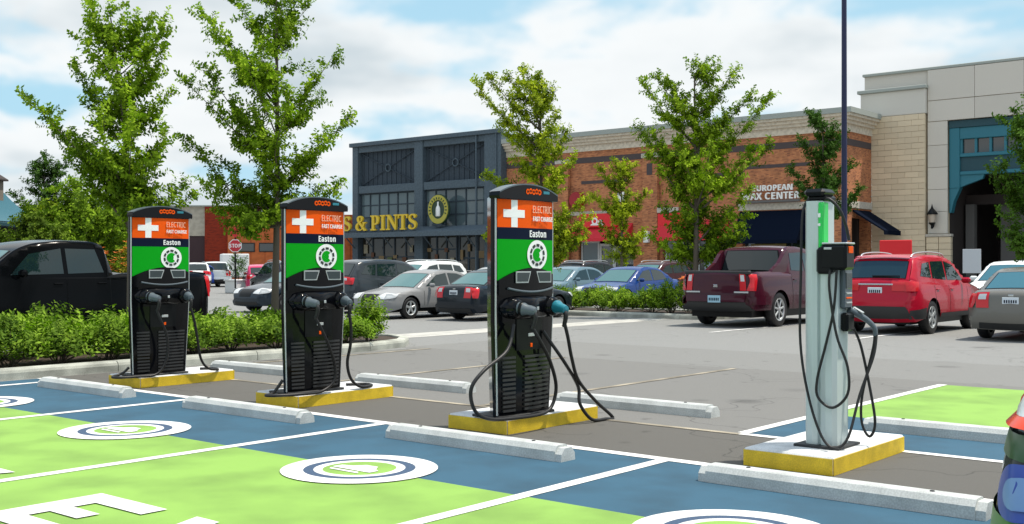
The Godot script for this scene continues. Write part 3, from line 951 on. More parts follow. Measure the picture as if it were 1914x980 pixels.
func slim_charger():
	var o := thing("charging_post", W(-3.55, 0.138, 8.02), "slim pale grey charging post with green stripe and looped black cables", "EV charger")
	var b := MB.new()
	b.box(Vector3(0, 0.01, 0), Vector3(0.36, 0.02, 0.40), 0.004)
	part(o, "foot_plate", b, M.dark_plastic)
	# column of two ribs with a groove between, rounded corners
	var rib := PackedVector2Array()
	for p in [[-0.125, 0.10], [-0.10, 0.135], [-0.055, 0.145], [-0.015, 0.135], [-0.006, 0.11], [0.004, 0.11], [0.014, 0.135], [0.055, 0.15], [0.10, 0.14], [0.125, 0.10], [0.125, -0.10], [0.10, -0.14], [0.055, -0.15], [0.014, -0.135], [0.004, -0.11], [-0.006, -0.11], [-0.015, -0.135], [-0.055, -0.145], [-0.10, -0.135], [-0.125, -0.10]]: rib.append(Vector2(p[0], p[1]))
	b = MB.new()
	b.prism(rib, 1.42, Transform3D(Basis(Vector3.RIGHT, Vector3(0, 0, 1), Vector3.DOWN), Vector3(0, 1.44, 0)))
	part(o, "column", b, M.post_grey)
	b = MB.new()
	var up := PackedVector2Array()
	for p in [[-0.125, 0.10], [-0.10, 0.135], [-0.055, 0.145], [-0.01, 0.135], [0.015, 0.10], [0.015, -0.10], [-0.01, -0.135], [-0.055, -0.145], [-0.10, -0.135], [-0.125, -0.10]]: up.append(Vector2(p[0], p[1]))
	b.prism(up, 0.41, Transform3D(Basis(Vector3.RIGHT, Vector3(0, 0, 1), Vector3.DOWN), Vector3(0, 1.85, 0)))
	part(o, "upper_column", b, M.post_grey)
	# green status stripe on the right shoulder
	b = MB.new()
	b.box(Vector3(0.004, 1.64, 0.122), Vector3(0.034, 0.40, 0.03), 0.012)
	b.box(Vector3(0.018, 1.64, 0.07), Vector3(0.014, 0.40, 0.09), 0.004)
	part(o, "green_stripe", b, M.lime)
	b = MB.new()
	b.box(Vector3(0.001, 1.74, 0.1385), Vector3(0.02, 0.03, 0.006), 0.002)
	b.box(Vector3(0.001, 1.67, 0.1385), Vector3(0.02, 0.02, 0.006), 0.002)
	part(o, "white_symbol", b, M.white_print)
	# black cap with its cable arms
	b = MB.new()
	b.box(Vector3(-0.04, 1.872, 0), Vector3(0.15, 0.045, 0.20), 0.015)
	b.box(Vector3(-0.045, 1.915, 0.03), Vector3(0.17, 0.055, 0.22), 0.024)
	part(o, "cap", b, M.black)
	b = MB.new()
	b.tube(smooth([Vector3(0.0, 1.86, 0.08), Vector3(0.06, 1.86, 0.08), Vector3(0.13, 1.78, 0.06), Vector3(0.17, 1.66, 0.04), Vector3(0.19, 1.55, 0.03)], 6), 0.012, 0.012, 8)
	part(o, "cable", b, M.rubber)
	# black holster box in front
	b = MB.new()
	b.box(Vector3(0.125, 1.425, 0.10), Vector3(0.21, 0.19, 0.17), 0.02)
	b.box(Vector3(0.055, 1.40, 0.12), Vector3(0.13, 0.20, 0.12), 0.02)
	var hol := part(o, "holster", b, M.black)
	b = MB.new(); b.box(Vector3(0.135, 1.528, 0.10), Vector3(0.20, 0.014, 0.15), 0.005)
	part(hol, "lid", b, M.silver_trim)
	b = MB.new(); b.box(Vector3(0.09, 1.49, 0.188), Vector3(0.06, 0.016, 0.006), 0.002)
	part(hol, "label_plate", b, M.silver_trim)
	b = MB.new(); b.box(Vector3(0.232, 1.48, 0.10), Vector3(0.006, 0.05, 0.08), 0.002)
	part(hol, "amber_sticker", b, M.orange)
	# side fitting with display and second holster
	b = MB.new()
	b.box(Vector3(0.145, 1.20, -0.02), Vector3(0.04, 0.32, 0.15), 0.012)
	var sf := part(o, "side_fitting", b, M.grey_plastic)
	b = MB.new(); b.box(Vector3(0.167, 1.25, -0.02), Vector3(0.008, 0.12, 0.11), 0.003)
	part(sf, "display", b, M.screen)
	for y in [1.085, 1.12, 1.155]:
		b = MB.new(); b.box(Vector3(0.168, y, -0.02), Vector3(0.008, 0.012, 0.10), 0.002)
		part(sf, "button_row", b, M.silver_trim if y != 1.12 else M.orange)
	b = MB.new(); b.box(Vector3(0.155, 0.94, -0.02), Vector3(0.06, 0.14, 0.13), 0.015)
	part(o, "dock", b, M.black)
	# plug pulled out to the right
	var g := [Vector3(0.15, 1.03, -0.06), Vector3(0.19, 0.995, -0.12), Vector3(0.25, 0.95, -0.16), Vector3(0.30, 0.89, -0.18), Vector3(0.305, 0.83, -0.18)]
	b = MB.new(); b.tube(smooth(g, 4), 0.027, 0.016, 10)
	var plug := part(o, "plug", b, M.grey_plastic)
	b = MB.new(); b.box(Vector3(0.20, 1.026, -0.12), Vector3(0.09, 0.014, 0.028), 0.005, Basis(Vector3(0, 0, 1), -0.5))
	part(plug, "latch", b, M.silver_trim)
	# looped cables
	for q in [
		[Vector3(0.10, 1.33, 0.17), Vector3(0.105, 1.18, 0.19), Vector3(0.16, 0.85, 0.19), Vector3(0.24, 0.62, 0.18), Vector3(0.235, 0.42, 0.17), Vector3(0.12, 0.31, 0.17), Vector3(0.01, 0.38, 0.18), Vector3(0.005, 0.52, 0.18), Vector3(0.075, 0.78, 0.185), Vector3(0.135, 1.05, 0.18), Vector3(0.15, 1.33, 0.165)],
		[Vector3(-0.10, 1.87, 0.09), Vector3(-0.135, 1.75, 0.13), Vector3(-0.14, 1.3, 0.15), Vector3(-0.135, 0.78, 0.17), Vector3(-0.06, 0.38, 0.19), Vector3(0.05, 0.09, 0.20), Vector3(0.15, 0.016, 0.19), Vector3(0.22, 0.10, 0.12), Vector3(0.25, 0.40, -0.02), Vector3(0.31, 0.68, -0.13), Vector3(0.315, 0.84, -0.18)],
		[Vector3(0.30, 0.85, -0.18), Vector3(0.285, 0.74, -0.19), Vector3(0.20, 0.38, -0.19), Vector3(0.20, 0.17, -0.18), Vector3(0.26, 0.07, -0.18), Vector3(0.295, 0.18, -0.20), Vector3(0.25, 0.46, -0.20), Vector3(0.195, 0.76, -0.17), Vector3(0.17, 0.90, -0.08)]]:
		b = MB.new(); b.tube(smooth(q, 6), 0.0105, 0.0105, 8)
		part(o, "cable", b, M.rubber)


# ---------------------------------------------------------------- trees and shrubs
var sprigs := {}

func sprig(len_: float, wid: float, count: int, twig: float) -> ArrayMesh:
	var key := "%s %s %s %s" % [len_, wid, count, twig]
	if sprigs.has(key): return sprigs[key]
	var r := RandomNumberGenerator.new()
	r.seed = 8
	var b := MB.new()
	for k in count:
		var y := twig * (k + 0.6) / count
		var a := k * 2.6 + r.randf_range(-0.5, 0.5)
		var out := Vector3(cos(a), r.randf_range(0.2, 0.8), sin(a)).normalized()
		var side := out.cross(Vector3.UP).rotated(out, r.randf_range(-0.7, 0.7)).normalized()
		var nn := side.cross(out).normalized()
		var p := Vector3(0, y, 0)
		var l := len_ * r.randf_range(0.75, 1.15)
		var w := wid * 0.5 * l / len_
		var m := p + out * l * 0.5 - nn * l * 0.05
		var t := p + out * l - nn * l * 0.16
		b.flat(p, m + side * w, t, nn); b.flat(p, m - side * w, t, nn)
	sprigs[key] = b.mesh()
	return sprigs[key]


func frond(where: Array, m: Mesh, dark: Color, light: Color, scale_ := 1.0) -> MultiMesh:
	var mm := MultiMesh.new()
	mm.transform_format = MultiMesh.TRANSFORM_3D
	mm.use_colors = true
	mm.mesh = m
	mm.instance_count = where.size()
	for i in where.size():
		var p: Vector3 = where[i][0]
		var d: Vector3 = where[i][1]
		var y := d.normalized()
		var x := y.cross(Vector3(0.3, 0.2, 0.9)).normalized()
		var B := Basis(x, y, x.cross(y)).rotated(y, rng.randf() * TAU)
		mm.set_instance_transform(i, Transform3D(B.scaled(Vector3.ONE * scale_ * rng.randf_range(0.8, 1.25)), p))
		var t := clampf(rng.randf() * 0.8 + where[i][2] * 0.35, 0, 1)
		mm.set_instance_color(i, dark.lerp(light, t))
	return mm


func crown(parent: Node3D, mm: MultiMesh, mt: Material, called := "crown"):
	var o := MultiMeshInstance3D.new()
	o.name = called
	o.multimesh = mm
	o.material_override = mt
	parent.add_child(o, true)
	o.set_meta("kind", "stuff")


# limbs are given as [sideways, height] of their tips; copies turned about the trunk fill the crown in depth
func tree(label: String, cat: String, grp: String, u: float, v: float, top: float, rad: float, tips: Array, hmin: float, o_: Dictionary):
	var root := thing("street_tree" if not o_.has("name") else o_.name, W(u, 0, v), label, cat, grp)
	var ls: float = o_.get("leaf", 1.0)
	var dens: float = o_.get("density", 1.0)
	var lean: float = o_.get("lean", 0.0)
	var tp := []
	for i in 9:
		var t := i / 8.0
		tp.append(Vector3(sin(t * 5.0) * 0.04, t * top, cos(t * 4.0) * 0.04) + ACROSS * lean * t * t)
	var b := MB.new()
	b.tube(tp, rad, rad * 0.18, 10)
	b.lathe([Vector2(rad * 1.5, 0), Vector2(rad * 1.12, rad * 1.2), Vector2(rad, rad * 3.5)], 10)
	part(root, "trunk", b, M.bark)
	var spots := []
	var limb := MB.new()
	var all := []
	for tip in tips:
		var t := [tip[0] * 0.86, tip[1] - 0.12 * ls]
		all.append([ACROSS * t[0] + ALONG * rng.randf_range(-0.45, 0.45) * maxf(absf(t[0]), 0.6), t[1], 1.0])
		if rng.randf() < o_.get("fill", 0.8):
			var turn := rng.randf_range(0.7, 2.3) * (1.0 if rng.randf() < 0.5 else -1.0)
			all.append([(ACROSS * t[0]).rotated(Vector3.UP, turn) * 0.8, t[1] - rng.randf_range(0.0, 0.5), 0.7])
	for q in all:
		var out: Vector3 = q[0]
		var h: float = q[1]
		var hs := clampf(h - out.length() * rng.randf_range(0.75, 1.1) - 0.25, hmin, top * 0.95)
		var k := hs / top
		var s: Vector3 = tp[int(k * 8)].lerp(tp[mini(int(k * 8) + 1, 8)], k * 8 - int(k * 8))
		var e := Vector3(0, h, 0) + out
		var mid := s.lerp(e, 0.5) + Vector3(0, -0.06 * out.length(), 0) + Vector3(rng.randf_range(-0.1, 0.1), 0, rng.randf_range(-0.1, 0.1)) * out.length()
		var path := smooth([s, s.lerp(mid, 0.55) + Vector3(0, 0.02, 0), mid, e], 4)
		var len_ := s.distance_to(e)
		limb.tube(path, clampf(rad * 0.42 * len_ / 2.5, rad * 0.1, rad * 0.4), rad * 0.05, 5, false)
		var n := int(len_ / (0.052 * ls) * dens * q[2])
		for i in n:
			var t := lerpf(0.22, 1.0, (i + rng.randf()) / n)
			var f := t * (path.size() - 1)
			var p: Vector3 = path[int(f)].lerp(path[mini(int(f) + 1, path.size() - 1)], f - int(f))
			var dir := ((e - s).normalized() + Vector3(rng.randf_range(-1, 1), rng.randf_range(-0.6, 0.9), rng.randf_range(-1, 1)) * 1.1).normalized()
			var ln := rng.randf_range(0.15, 0.42) * ls * (1.15 - 0.5 * t)
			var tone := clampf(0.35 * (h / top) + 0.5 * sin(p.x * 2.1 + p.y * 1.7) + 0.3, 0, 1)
			var m := 3
			for j in m:
				var pp := p + dir * ln * (j + 0.4) / m
				spots.append([pp, (dir + Vector3(rng.randf_range(-1, 1), rng.randf_range(-0.7, 0.8), rng.randf_range(-1, 1)) * 0.9), tone])
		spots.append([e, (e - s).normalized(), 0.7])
	# short leafy shoots straight from the trunk
	for i in int((top - hmin) / (0.2 * ls) * dens):
		var h := lerpf(hmin, top * 0.97, rng.randf())
		var s: Vector3 = tp[int(h / top * 8)]
		s.y = h
		var a := rng.randf() * TAU
		var e := s + Vector3(cos(a), rng.randf_range(0.3, 1.1), sin(a)) * rng.randf_range(0.35, 0.8) * ls * lerpf(1.0, 0.45, h / top)
		limb.tube([s, s.lerp(e, 0.5) - Vector3(0, 0.03, 0), e], rad * 0.12, rad * 0.04, 4, false)
		for j in 11:
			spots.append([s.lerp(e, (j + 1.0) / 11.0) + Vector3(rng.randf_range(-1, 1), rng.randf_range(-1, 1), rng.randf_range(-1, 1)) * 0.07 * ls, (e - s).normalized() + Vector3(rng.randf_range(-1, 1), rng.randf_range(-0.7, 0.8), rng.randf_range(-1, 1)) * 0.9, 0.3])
	part(root, "branches", limb, M.bark)
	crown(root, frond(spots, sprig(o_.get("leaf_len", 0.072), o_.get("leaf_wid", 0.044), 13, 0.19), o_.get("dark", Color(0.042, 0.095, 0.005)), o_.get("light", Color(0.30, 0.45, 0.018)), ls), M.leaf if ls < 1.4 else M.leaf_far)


func dome_tips(w: float, h0: float, h1: float, n: int) -> Array:
	var out := []
	for i in n:
		var y := rng.randf()
		var r := w * sqrt(1.0 - pow(absf(y * 1.7 - 0.7), 2.2) * 0.98) * rng.randf_range(0.75, 1.05)
		out.append([r * (1 if i % 2 else -1) * sqrt(rng.randf_range(0.15, 1.0)), lerpf(h0, h1, y)])
	return out


func shrub(called: String, at: Vector3, w: float, h: float, d: float, n: int, label: String, grp: String, dark: Color, light: Color, ls := 1.0, flower: Material = null):
	var root := thing(called, at, label, "shrub", grp)
	var spots := []
	var st := MB.new()
	for i in n:
		var a := rng.randf() * TAU
		var r := sqrt(rng.randf())
		var y := rng.randf()
		var rr := sqrt(maxf(0.0, 1.0 - pow(y, 2.4)))
		var lump := 0.82 + 0.25 * sin(a * 3.0 + at.x * 5.0) * sin(y * 4.0 + at.z)
		var p := Vector3(cos(a) * w * r * rr * lump, 0.08 + y * h * lump, sin(a) * d * r * rr * lump)
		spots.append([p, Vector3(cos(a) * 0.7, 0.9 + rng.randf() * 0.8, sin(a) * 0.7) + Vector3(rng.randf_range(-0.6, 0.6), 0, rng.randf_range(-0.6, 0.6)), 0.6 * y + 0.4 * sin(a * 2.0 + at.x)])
		if i % 24 == 0:
			st.tube([Vector3(cos(a) * 0.05, 0, sin(a) * 0.05), Vector3(p.x * 0.5, p.y * 0.55, p.z * 0.5), p], 0.012, 0.005, 5, false)
	part(root, "stems", st, M.bark)
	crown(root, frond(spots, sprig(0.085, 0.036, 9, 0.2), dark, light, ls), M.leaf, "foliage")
	if flower:
		var b := MB.new()
		for i in 46:
			var a := rng.randf() * TAU
			var y := rng.randf_range(0.5, 1.0)
			var rr := sqrt(maxf(0.05, 1.0 - pow(y, 2.4))) * rng.randf_range(0.6, 1.05)
			var p := Vector3(cos(a) * w * rr, 0.15 + y * h, sin(a) * d * rr)
			for k in 5:
				var q := Vector3(cos(k * 1.256), 0.4, sin(k * 1.256)) * 0.09
				var q2 := Vector3(cos(k * 1.256 + 0.7), 0.5, sin(k * 1.256 + 0.7)) * 0.06
				b.flat(p, p + q, p + q2, Vector3.UP)
		var o := part(root, "blossoms", b, flower)
		o.set_meta("kind", "stuff")


func plants():
	var g := "young trees in the planted beds"
	var yl := {"dark": Color(0.05, 0.10, 0.006), "light": Color(0.46, 0.54, 0.018)}
	tree("tall leafy young tree right behind the black pickup's tail, beside the first charger", "tree", g, -16.51, 10.07, 5.6, 0.06, [[-1.65, 4.25], [-1.70, 3.98], [-1.19, 3.72], [-1.01, 4.86], [-0.91, 5.35], [-0.84, 5.96], [-0.40, 5.83], [-0.15, 5.35], [0.20, 5.66], [0.70, 5.52], [0.59, 5.08], [0.64, 4.42], [0.70, 3.76], [-0.97, 3.63], [-0.64, 3.37], [-0.40, 2.97], [0.48, 3.06], [0.94, 2.93], [1.12, 2.75], [0.09, 2.88], [-0.84, 4.42], [0.40, 4.82], [-0.3, 4.4], [0.1, 4.0]], 2.1, {"lean": -0.35, "fill": 0.45, "density": 0.85})
	tree("tall leafy young tree with slim grey trunk, between the first and second chargers", "tree", g, -16.53, 13.05, 6.9, 0.075, [[-1.64, 6.38], [-1.75, 4.94], [-0.94, 6.53], [-0.25, 6.82], [0.64, 6.48], [1.24, 5.49], [1.48, 4.39], [1.24, 3.08], [0.82, 3.01], [-1.83, 3.90], [-1.66, 3.11], [-1.29, 2.61], [0.45, 2.51], [-0.74, 4.39], [-0.59, 5.34], [0.84, 4.79], [-0.89, 3.40], [-1.64, 5.34], [0.25, 5.83], [1.04, 4.00], [-1.14, 5.83], [-0.6, 2.6], [-0.9, 2.35], [0.2, 3.2], [-0.3, 3.0], [0.15, 2.45], [0.3, 2.9]], 2.2, {"fill": 0.45, "density": 0.9})
	var o2 := yl.duplicate()
	o2.merge({"leaf": 1.25, "fill": 0.6, "density": 1.1})
	tree("yellow-green tree behind the charger with loose cables, against the grey storefront", "tree", g, -22.10, 28.05, 7.2, 0.10, [[-2.34, 7.38], [-1.89, 7.60], [-1.20, 7.75], [-0.60, 7.84], [-0.09, 7.63], [0.43, 7.12], [-1.46, 6.22], [0.94, 5.92], [0.60, 6.34], [-1.92, 4.58], [-1.37, 4.28], [-0.52, 4.88], [1.55, 3.77], [1.75, 3.17], [1.20, 5.06], [-1.80, 2.65], [0.86, 2.39], [0.52, 1.79], [1.63, 2.57], [-0.86, 5.06], [0.69, 4.37], [0.9, 3.3], [0.4, 2.9], [1.2, 2.8]], 1.5, o2)
	tree("large leafy tree left of the maroon pickup, before the brick storefronts", "tree", g, -16.33, 27.91, 7.0, 0.10, [[-1.69, 6.90], [-1.30, 6.98], [-0.92, 6.95], [-1.81, 5.60], [-1.41, 5.45], [0.38, 7.52], [0.64, 7.26], [1.23, 7.16], [1.92, 6.52], [2.38, 6.37], [2.00, 4.98], [2.23, 4.95], [-1.54, 4.75], [-0.77, 4.06], [1.87, 3.76], [1.54, 2.99], [1.23, 3.14], [-1.04, 3.22], [-1.30, 2.38], [-0.58, 1.95], [0.61, 2.14], [1.41, 2.53], [0.00, 1.68], [-0.15, 6.06], [0.5, 5.6], [-0.6, 5.2], [0.9, 4.6], [0.2, 3.2]], 1.5, {"leaf": 1.2, "fill": 0.6, "density": 1.1, "light": Color(0.31, 0.45, 0.016)})
	o2 = yl.duplicate()
	o2.merge({"leaf": 1.9, "fill": 0.9, "density": 1.4})
	tree("small dense tree before the red awning of the brick storefronts", "tree", g, -40.53, 59.93, 7.6, 0.12, [[-1.46, 7.91], [-0.42, 8.33], [0.87, 8.15], [-1.80, 6.25], [1.73, 6.25], [-1.46, 4.17], [1.59, 3.82], [-0.83, 2.44], [0.97, 2.44], [-0.07, 6.94], [0.6, 5.4], [-0.7, 5.2], [0.3, 4.2]], 1.9, o2)
	tree("narrow tree behind the slim charging post, against the brick wall", "tree", g, -22.29, 49.99, 8.2, 0.12, [[-0.71, 8.91], [-0.25, 8.65], [0.51, 8.27], [1.19, 8.02], [-1.27, 7.51], [-1.72, 6.24], [1.57, 6.50], [-1.27, 5.23], [1.32, 4.72], [-0.25, 4.34], [1.83, 5.23], [0.13, 7.00], [0.9, 6.2], [-0.4, 6.3], [0.4, 5.4]], 3.2, {"leaf": 1.6, "fill": 0.8, "density": 1.3, "light": Color(0.06, 0.13, 0.02)})
	tree("leafy tree at the right edge, in front of the dark archway", "tree", g, -7.47, 28.89, 5.4, 0.09, [[-0.71, 5.16], [-0.45, 5.29], [-0.95, 4.06], [-1.10, 3.93], [-1.03, 2.83], [-0.82, 2.37], [-0.58, 2.05], [-0.06, 5.62], [0.71, 5.10], [0.97, 4.06], [0.84, 2.76], [-0.45, 3.41], [-0.3, 4.4], [-0.5, 4.8], [-0.2, 2.6]], 1.6, {"fill": 0.7, "leaf": 1.1, "light": Color(0.10, 0.20, 0.025)})
	# trees far left
	var far := [["dark conical tree rising above the left treeline", -67.4, 35.0, 8.4, 2.6, 2.0, Color(0.012, 0.036, 0.008), Color(0.07, 0.15, 0.02)],
		["broad bright green tree behind the black pickup cab", -51.6, 28.7, 5.9, 3.3, 1.2, Color(0.028, 0.075, 0.008), Color(0.26, 0.40, 0.02)],
		["dark green tree between the black pickup and the first charger", -54.8, 33.5, 6.1, 2.6, 1.0, Color(0.015, 0.045, 0.008), Color(0.12, 0.22, 0.02)],
		["low olive tree beside the teal-roofed building", -50.0, 25.4, 3.9, 2.2, 0.6, Color(0.025, 0.055, 0.008), Color(0.18, 0.27, 0.02)],
		["round yellow-green tree left of the broad bright tree", -53.2, 28.6, 4.8, 2.2, 0.8, Color(0.035, 0.08, 0.008), Color(0.34, 0.44, 0.02)]]
	for f in far:
		var tips := dome_tips(f[4], f[5], f[3], 44)
		if f[1] < -60: tips = [[0.0, 8.6], [-0.7, 7.9], [0.7, 8.0], [-1.2, 6.9], [1.4, 7.4], [1.5, 8.4], [-1.9, 6.2], [1.2, 6.3], [-1.5, 5.3], [1.9, 5.2], [-2.2, 4.2], [2.3, 4.0], [-1.2, 3.6], [1.3, 3.1], [-0.3, 7.2], [0.3, 5.9], [0.0, 4.6], [-0.8, 4.6]]
		tree(f[0], "tree", "trees behind the black pickup", f[1], f[2], f[3] * 0.9, 0.12, tips, 0.7, {"leaf": 1.9, "fill": 1.0, "density": 1.1, "dark": f[6], "light": f[7]})
	# shrubs in the left bed, along its length
	var front := [["at the left edge of the picture", 6.6], ["under the black pickup's front door", 7.35], ["under the black pickup's rear door", 8.1], ["just left of the first charger", 8.85], ["hidden behind the first charger", 9.6], ["right of the first charger's cable", 10.35], ["midway between the first two chargers", 11.1], ["left of the slim grey trunk", 11.85], ["at the foot of the slim grey trunk", 12.6], ["behind the second charger's left edge", 13.4]]
	var behind := [["against the pickup's front wheel", 6.9], ["against the pickup's front door sill", 7.8], ["against the pickup's rear door sill", 8.7], ["against the pickup's bed", 9.7], ["against the pickup's rear wheel", 10.7], ["below the pickup's tail light", 11.7], ["beyond the slim grey trunk", 12.9]]
	var k := 0
	for q in front + behind:
		var fr := k < front.size()
		var t := rng.randf()
		var hh := rng.randf_range(0.36, 0.56) * lerpf(1.05, 0.66, clampf((q[1] - 8.8) / 3.4, 0, 1))
		shrub("leafy_shrub", W((-15.1 if fr else -16.5) + rng.randf_range(-0.15, 0.15), 0.1, q[1]), 0.62, hh if fr else hh * 1.1, 0.62, 330, "leafy green shrub " + ("along the kerb " if fr else "in the back row ") + q[0], "shrubs in the left bed", Color(0.030, 0.072, 0.006).lerp(Color(0.045, 0.10, 0.008), t), Color(0.22, 0.38, 0.022).lerp(Color(0.32, 0.48, 0.05), t))
		k += 1
	for v in [5.2, 5.9]:
		shrub("leafy_shrub", W(-15.2, 0.1, v), 0.62, 0.5, 0.62, 300, "leafy green shrub of the left bed " + ("outside" if v < 5.5 else "cut off by") + " the left picture edge", "shrubs in the left bed", Color(0.030, 0.072, 0.006), Color(0.22, 0.38, 0.022))
	shrub("leafy_shrub", W(-15.15, 0.1, 14.1), 0.32, 0.60, 0.32, 190, "bright green shrub at the tip of the left bed, right of the second charger", "shrubs in the left bed", Color(0.045, 0.10, 0.008), Color(0.32, 0.48, 0.04))
	# the planted island behind
	var isl := ["hidden behind the charger with loose cables", "left end, next to that charger's teal plug", "below the pale blue-grey sedan", "below the blue sedan's headlight", "below the blue sedan's front door", "below the blue sedan's rear door", "tallest, behind which the blue sedan's tail shows", "beside the maroon pickup's bumper"]
	for i in 8:
		shrub("island_shrub", W(-22.6 + i * 0.93, 0.1, 27.75 + (0.4 if i % 2 else 0.0)), 0.72, rng.randf_range(0.46, 0.54) + (0.2 if i > 5 else 0.0), 0.6, 330, "bright green island shrub " + isl[i], "shrubs in the island", Color(0.045, 0.105, 0.008), Color(0.30, 0.46, 0.03), 1.15)
	# flowering shrubs behind the pickup tail
	var fm := mat(lin(0.75, 0.20, 0.02), 0.7)
	for i in 4:
		shrub("flowering_shrub", W(-27.0 - (0.6 if i % 2 else 0.0), 0.0, 15.0 + i * 0.75), 0.75, 1.75 + 0.15 * (i % 3), 0.75, 230, "yellow-green shrub with orange blossoms " + ["right behind the pickup cab", "over the pickup bed", "left of the first charger's panel", "hidden behind the first charger"][i], "orange flowering shrubs", Color(0.06, 0.08, 0.006), Color(0.28, 0.25, 0.02), 1.3, fm)
	shrub("flowering_shrub", W(-17.15, 0.1, 28.9), 0.4, 0.95, 0.4, 90, "shrub with orange blossoms behind the blue sedan's tail", "", Color(0.06, 0.08, 0.006), Color(0.2, 0.2, 0.02), 1.0, fm)


# ---------------------------------------------------------------- buildings
func box_part(parent: Node, called: String, u0, u1, y0, y1, v0, v1, mt: Material, e := 0.0, label := "") -> MeshInstance3D:
	var b := MB.new()
	b.bx(u0, u1, y0, y1, v0, v1, e)
	return wpart(parent, called, b, mt, label)


# a glazed bay: frame with mullions, each pane of its own
func glazing(parent: Node, called: String, u0: float, u1: float, y0: float, y1: float, v: float, cols: int, rows: int, fr: Material, gl: Material, bar := 0.09, doors := []) -> MeshInstance3D:
	var b := MB.new()
	b.bx(u0, u1, y1 - bar, y1, v, v + 0.14)
	b.bx(u0, u1, y0, y0 + bar, v, v + 0.14)
	for i in cols + 1:
		var u := lerpf(u0 + bar / 2, u1 - bar / 2, float(i) / cols)
		b.bx(u - bar / 2, u + bar / 2, y0 + bar, y1 - bar, v + 0.002, v + 0.142)
	for j in range(1, rows):
		var y := lerpf(y0, y1, float(j) / rows)
		for i in cols:
			var a := lerpf(u0 + bar / 2, u1 - bar / 2, float(i) / cols) + bar / 2
			var c := lerpf(u0 + bar / 2, u1 - bar / 2, float(i + 1) / cols) - bar / 2
			b.bx(a, c, y - bar * 0.4, y + bar * 0.4, v + 0.01, v + 0.12)
	var w := wpart(parent, called, b, fr)
	for i in cols:
		for j in rows:
			var a := lerpf(u0 + bar / 2, u1 - bar / 2, float(i) / cols) + bar / 2
			var c := lerpf(u0 + bar / 2, u1 - bar / 2, float(i + 1) / cols) - bar / 2
			var p := MB.new()
			p.bx(a, c, lerpf(y0, y1, float(j) / rows) + bar * 0.4, lerpf(y0, y1, float(j + 1) / rows) - bar * 0.4, v + 0.07, v + 0.085)
			wpart(w, "pane", p, gl)
	for d in doors:
		var p := MB.new()
		var du: float = d
		p.bx(du - 0.5, du + 0.5, y0 + 1.0, y0 + 1.06, v - 0.06, v - 0.03)
		wpart(w, "door_handle", p, M.chrome)
	return w


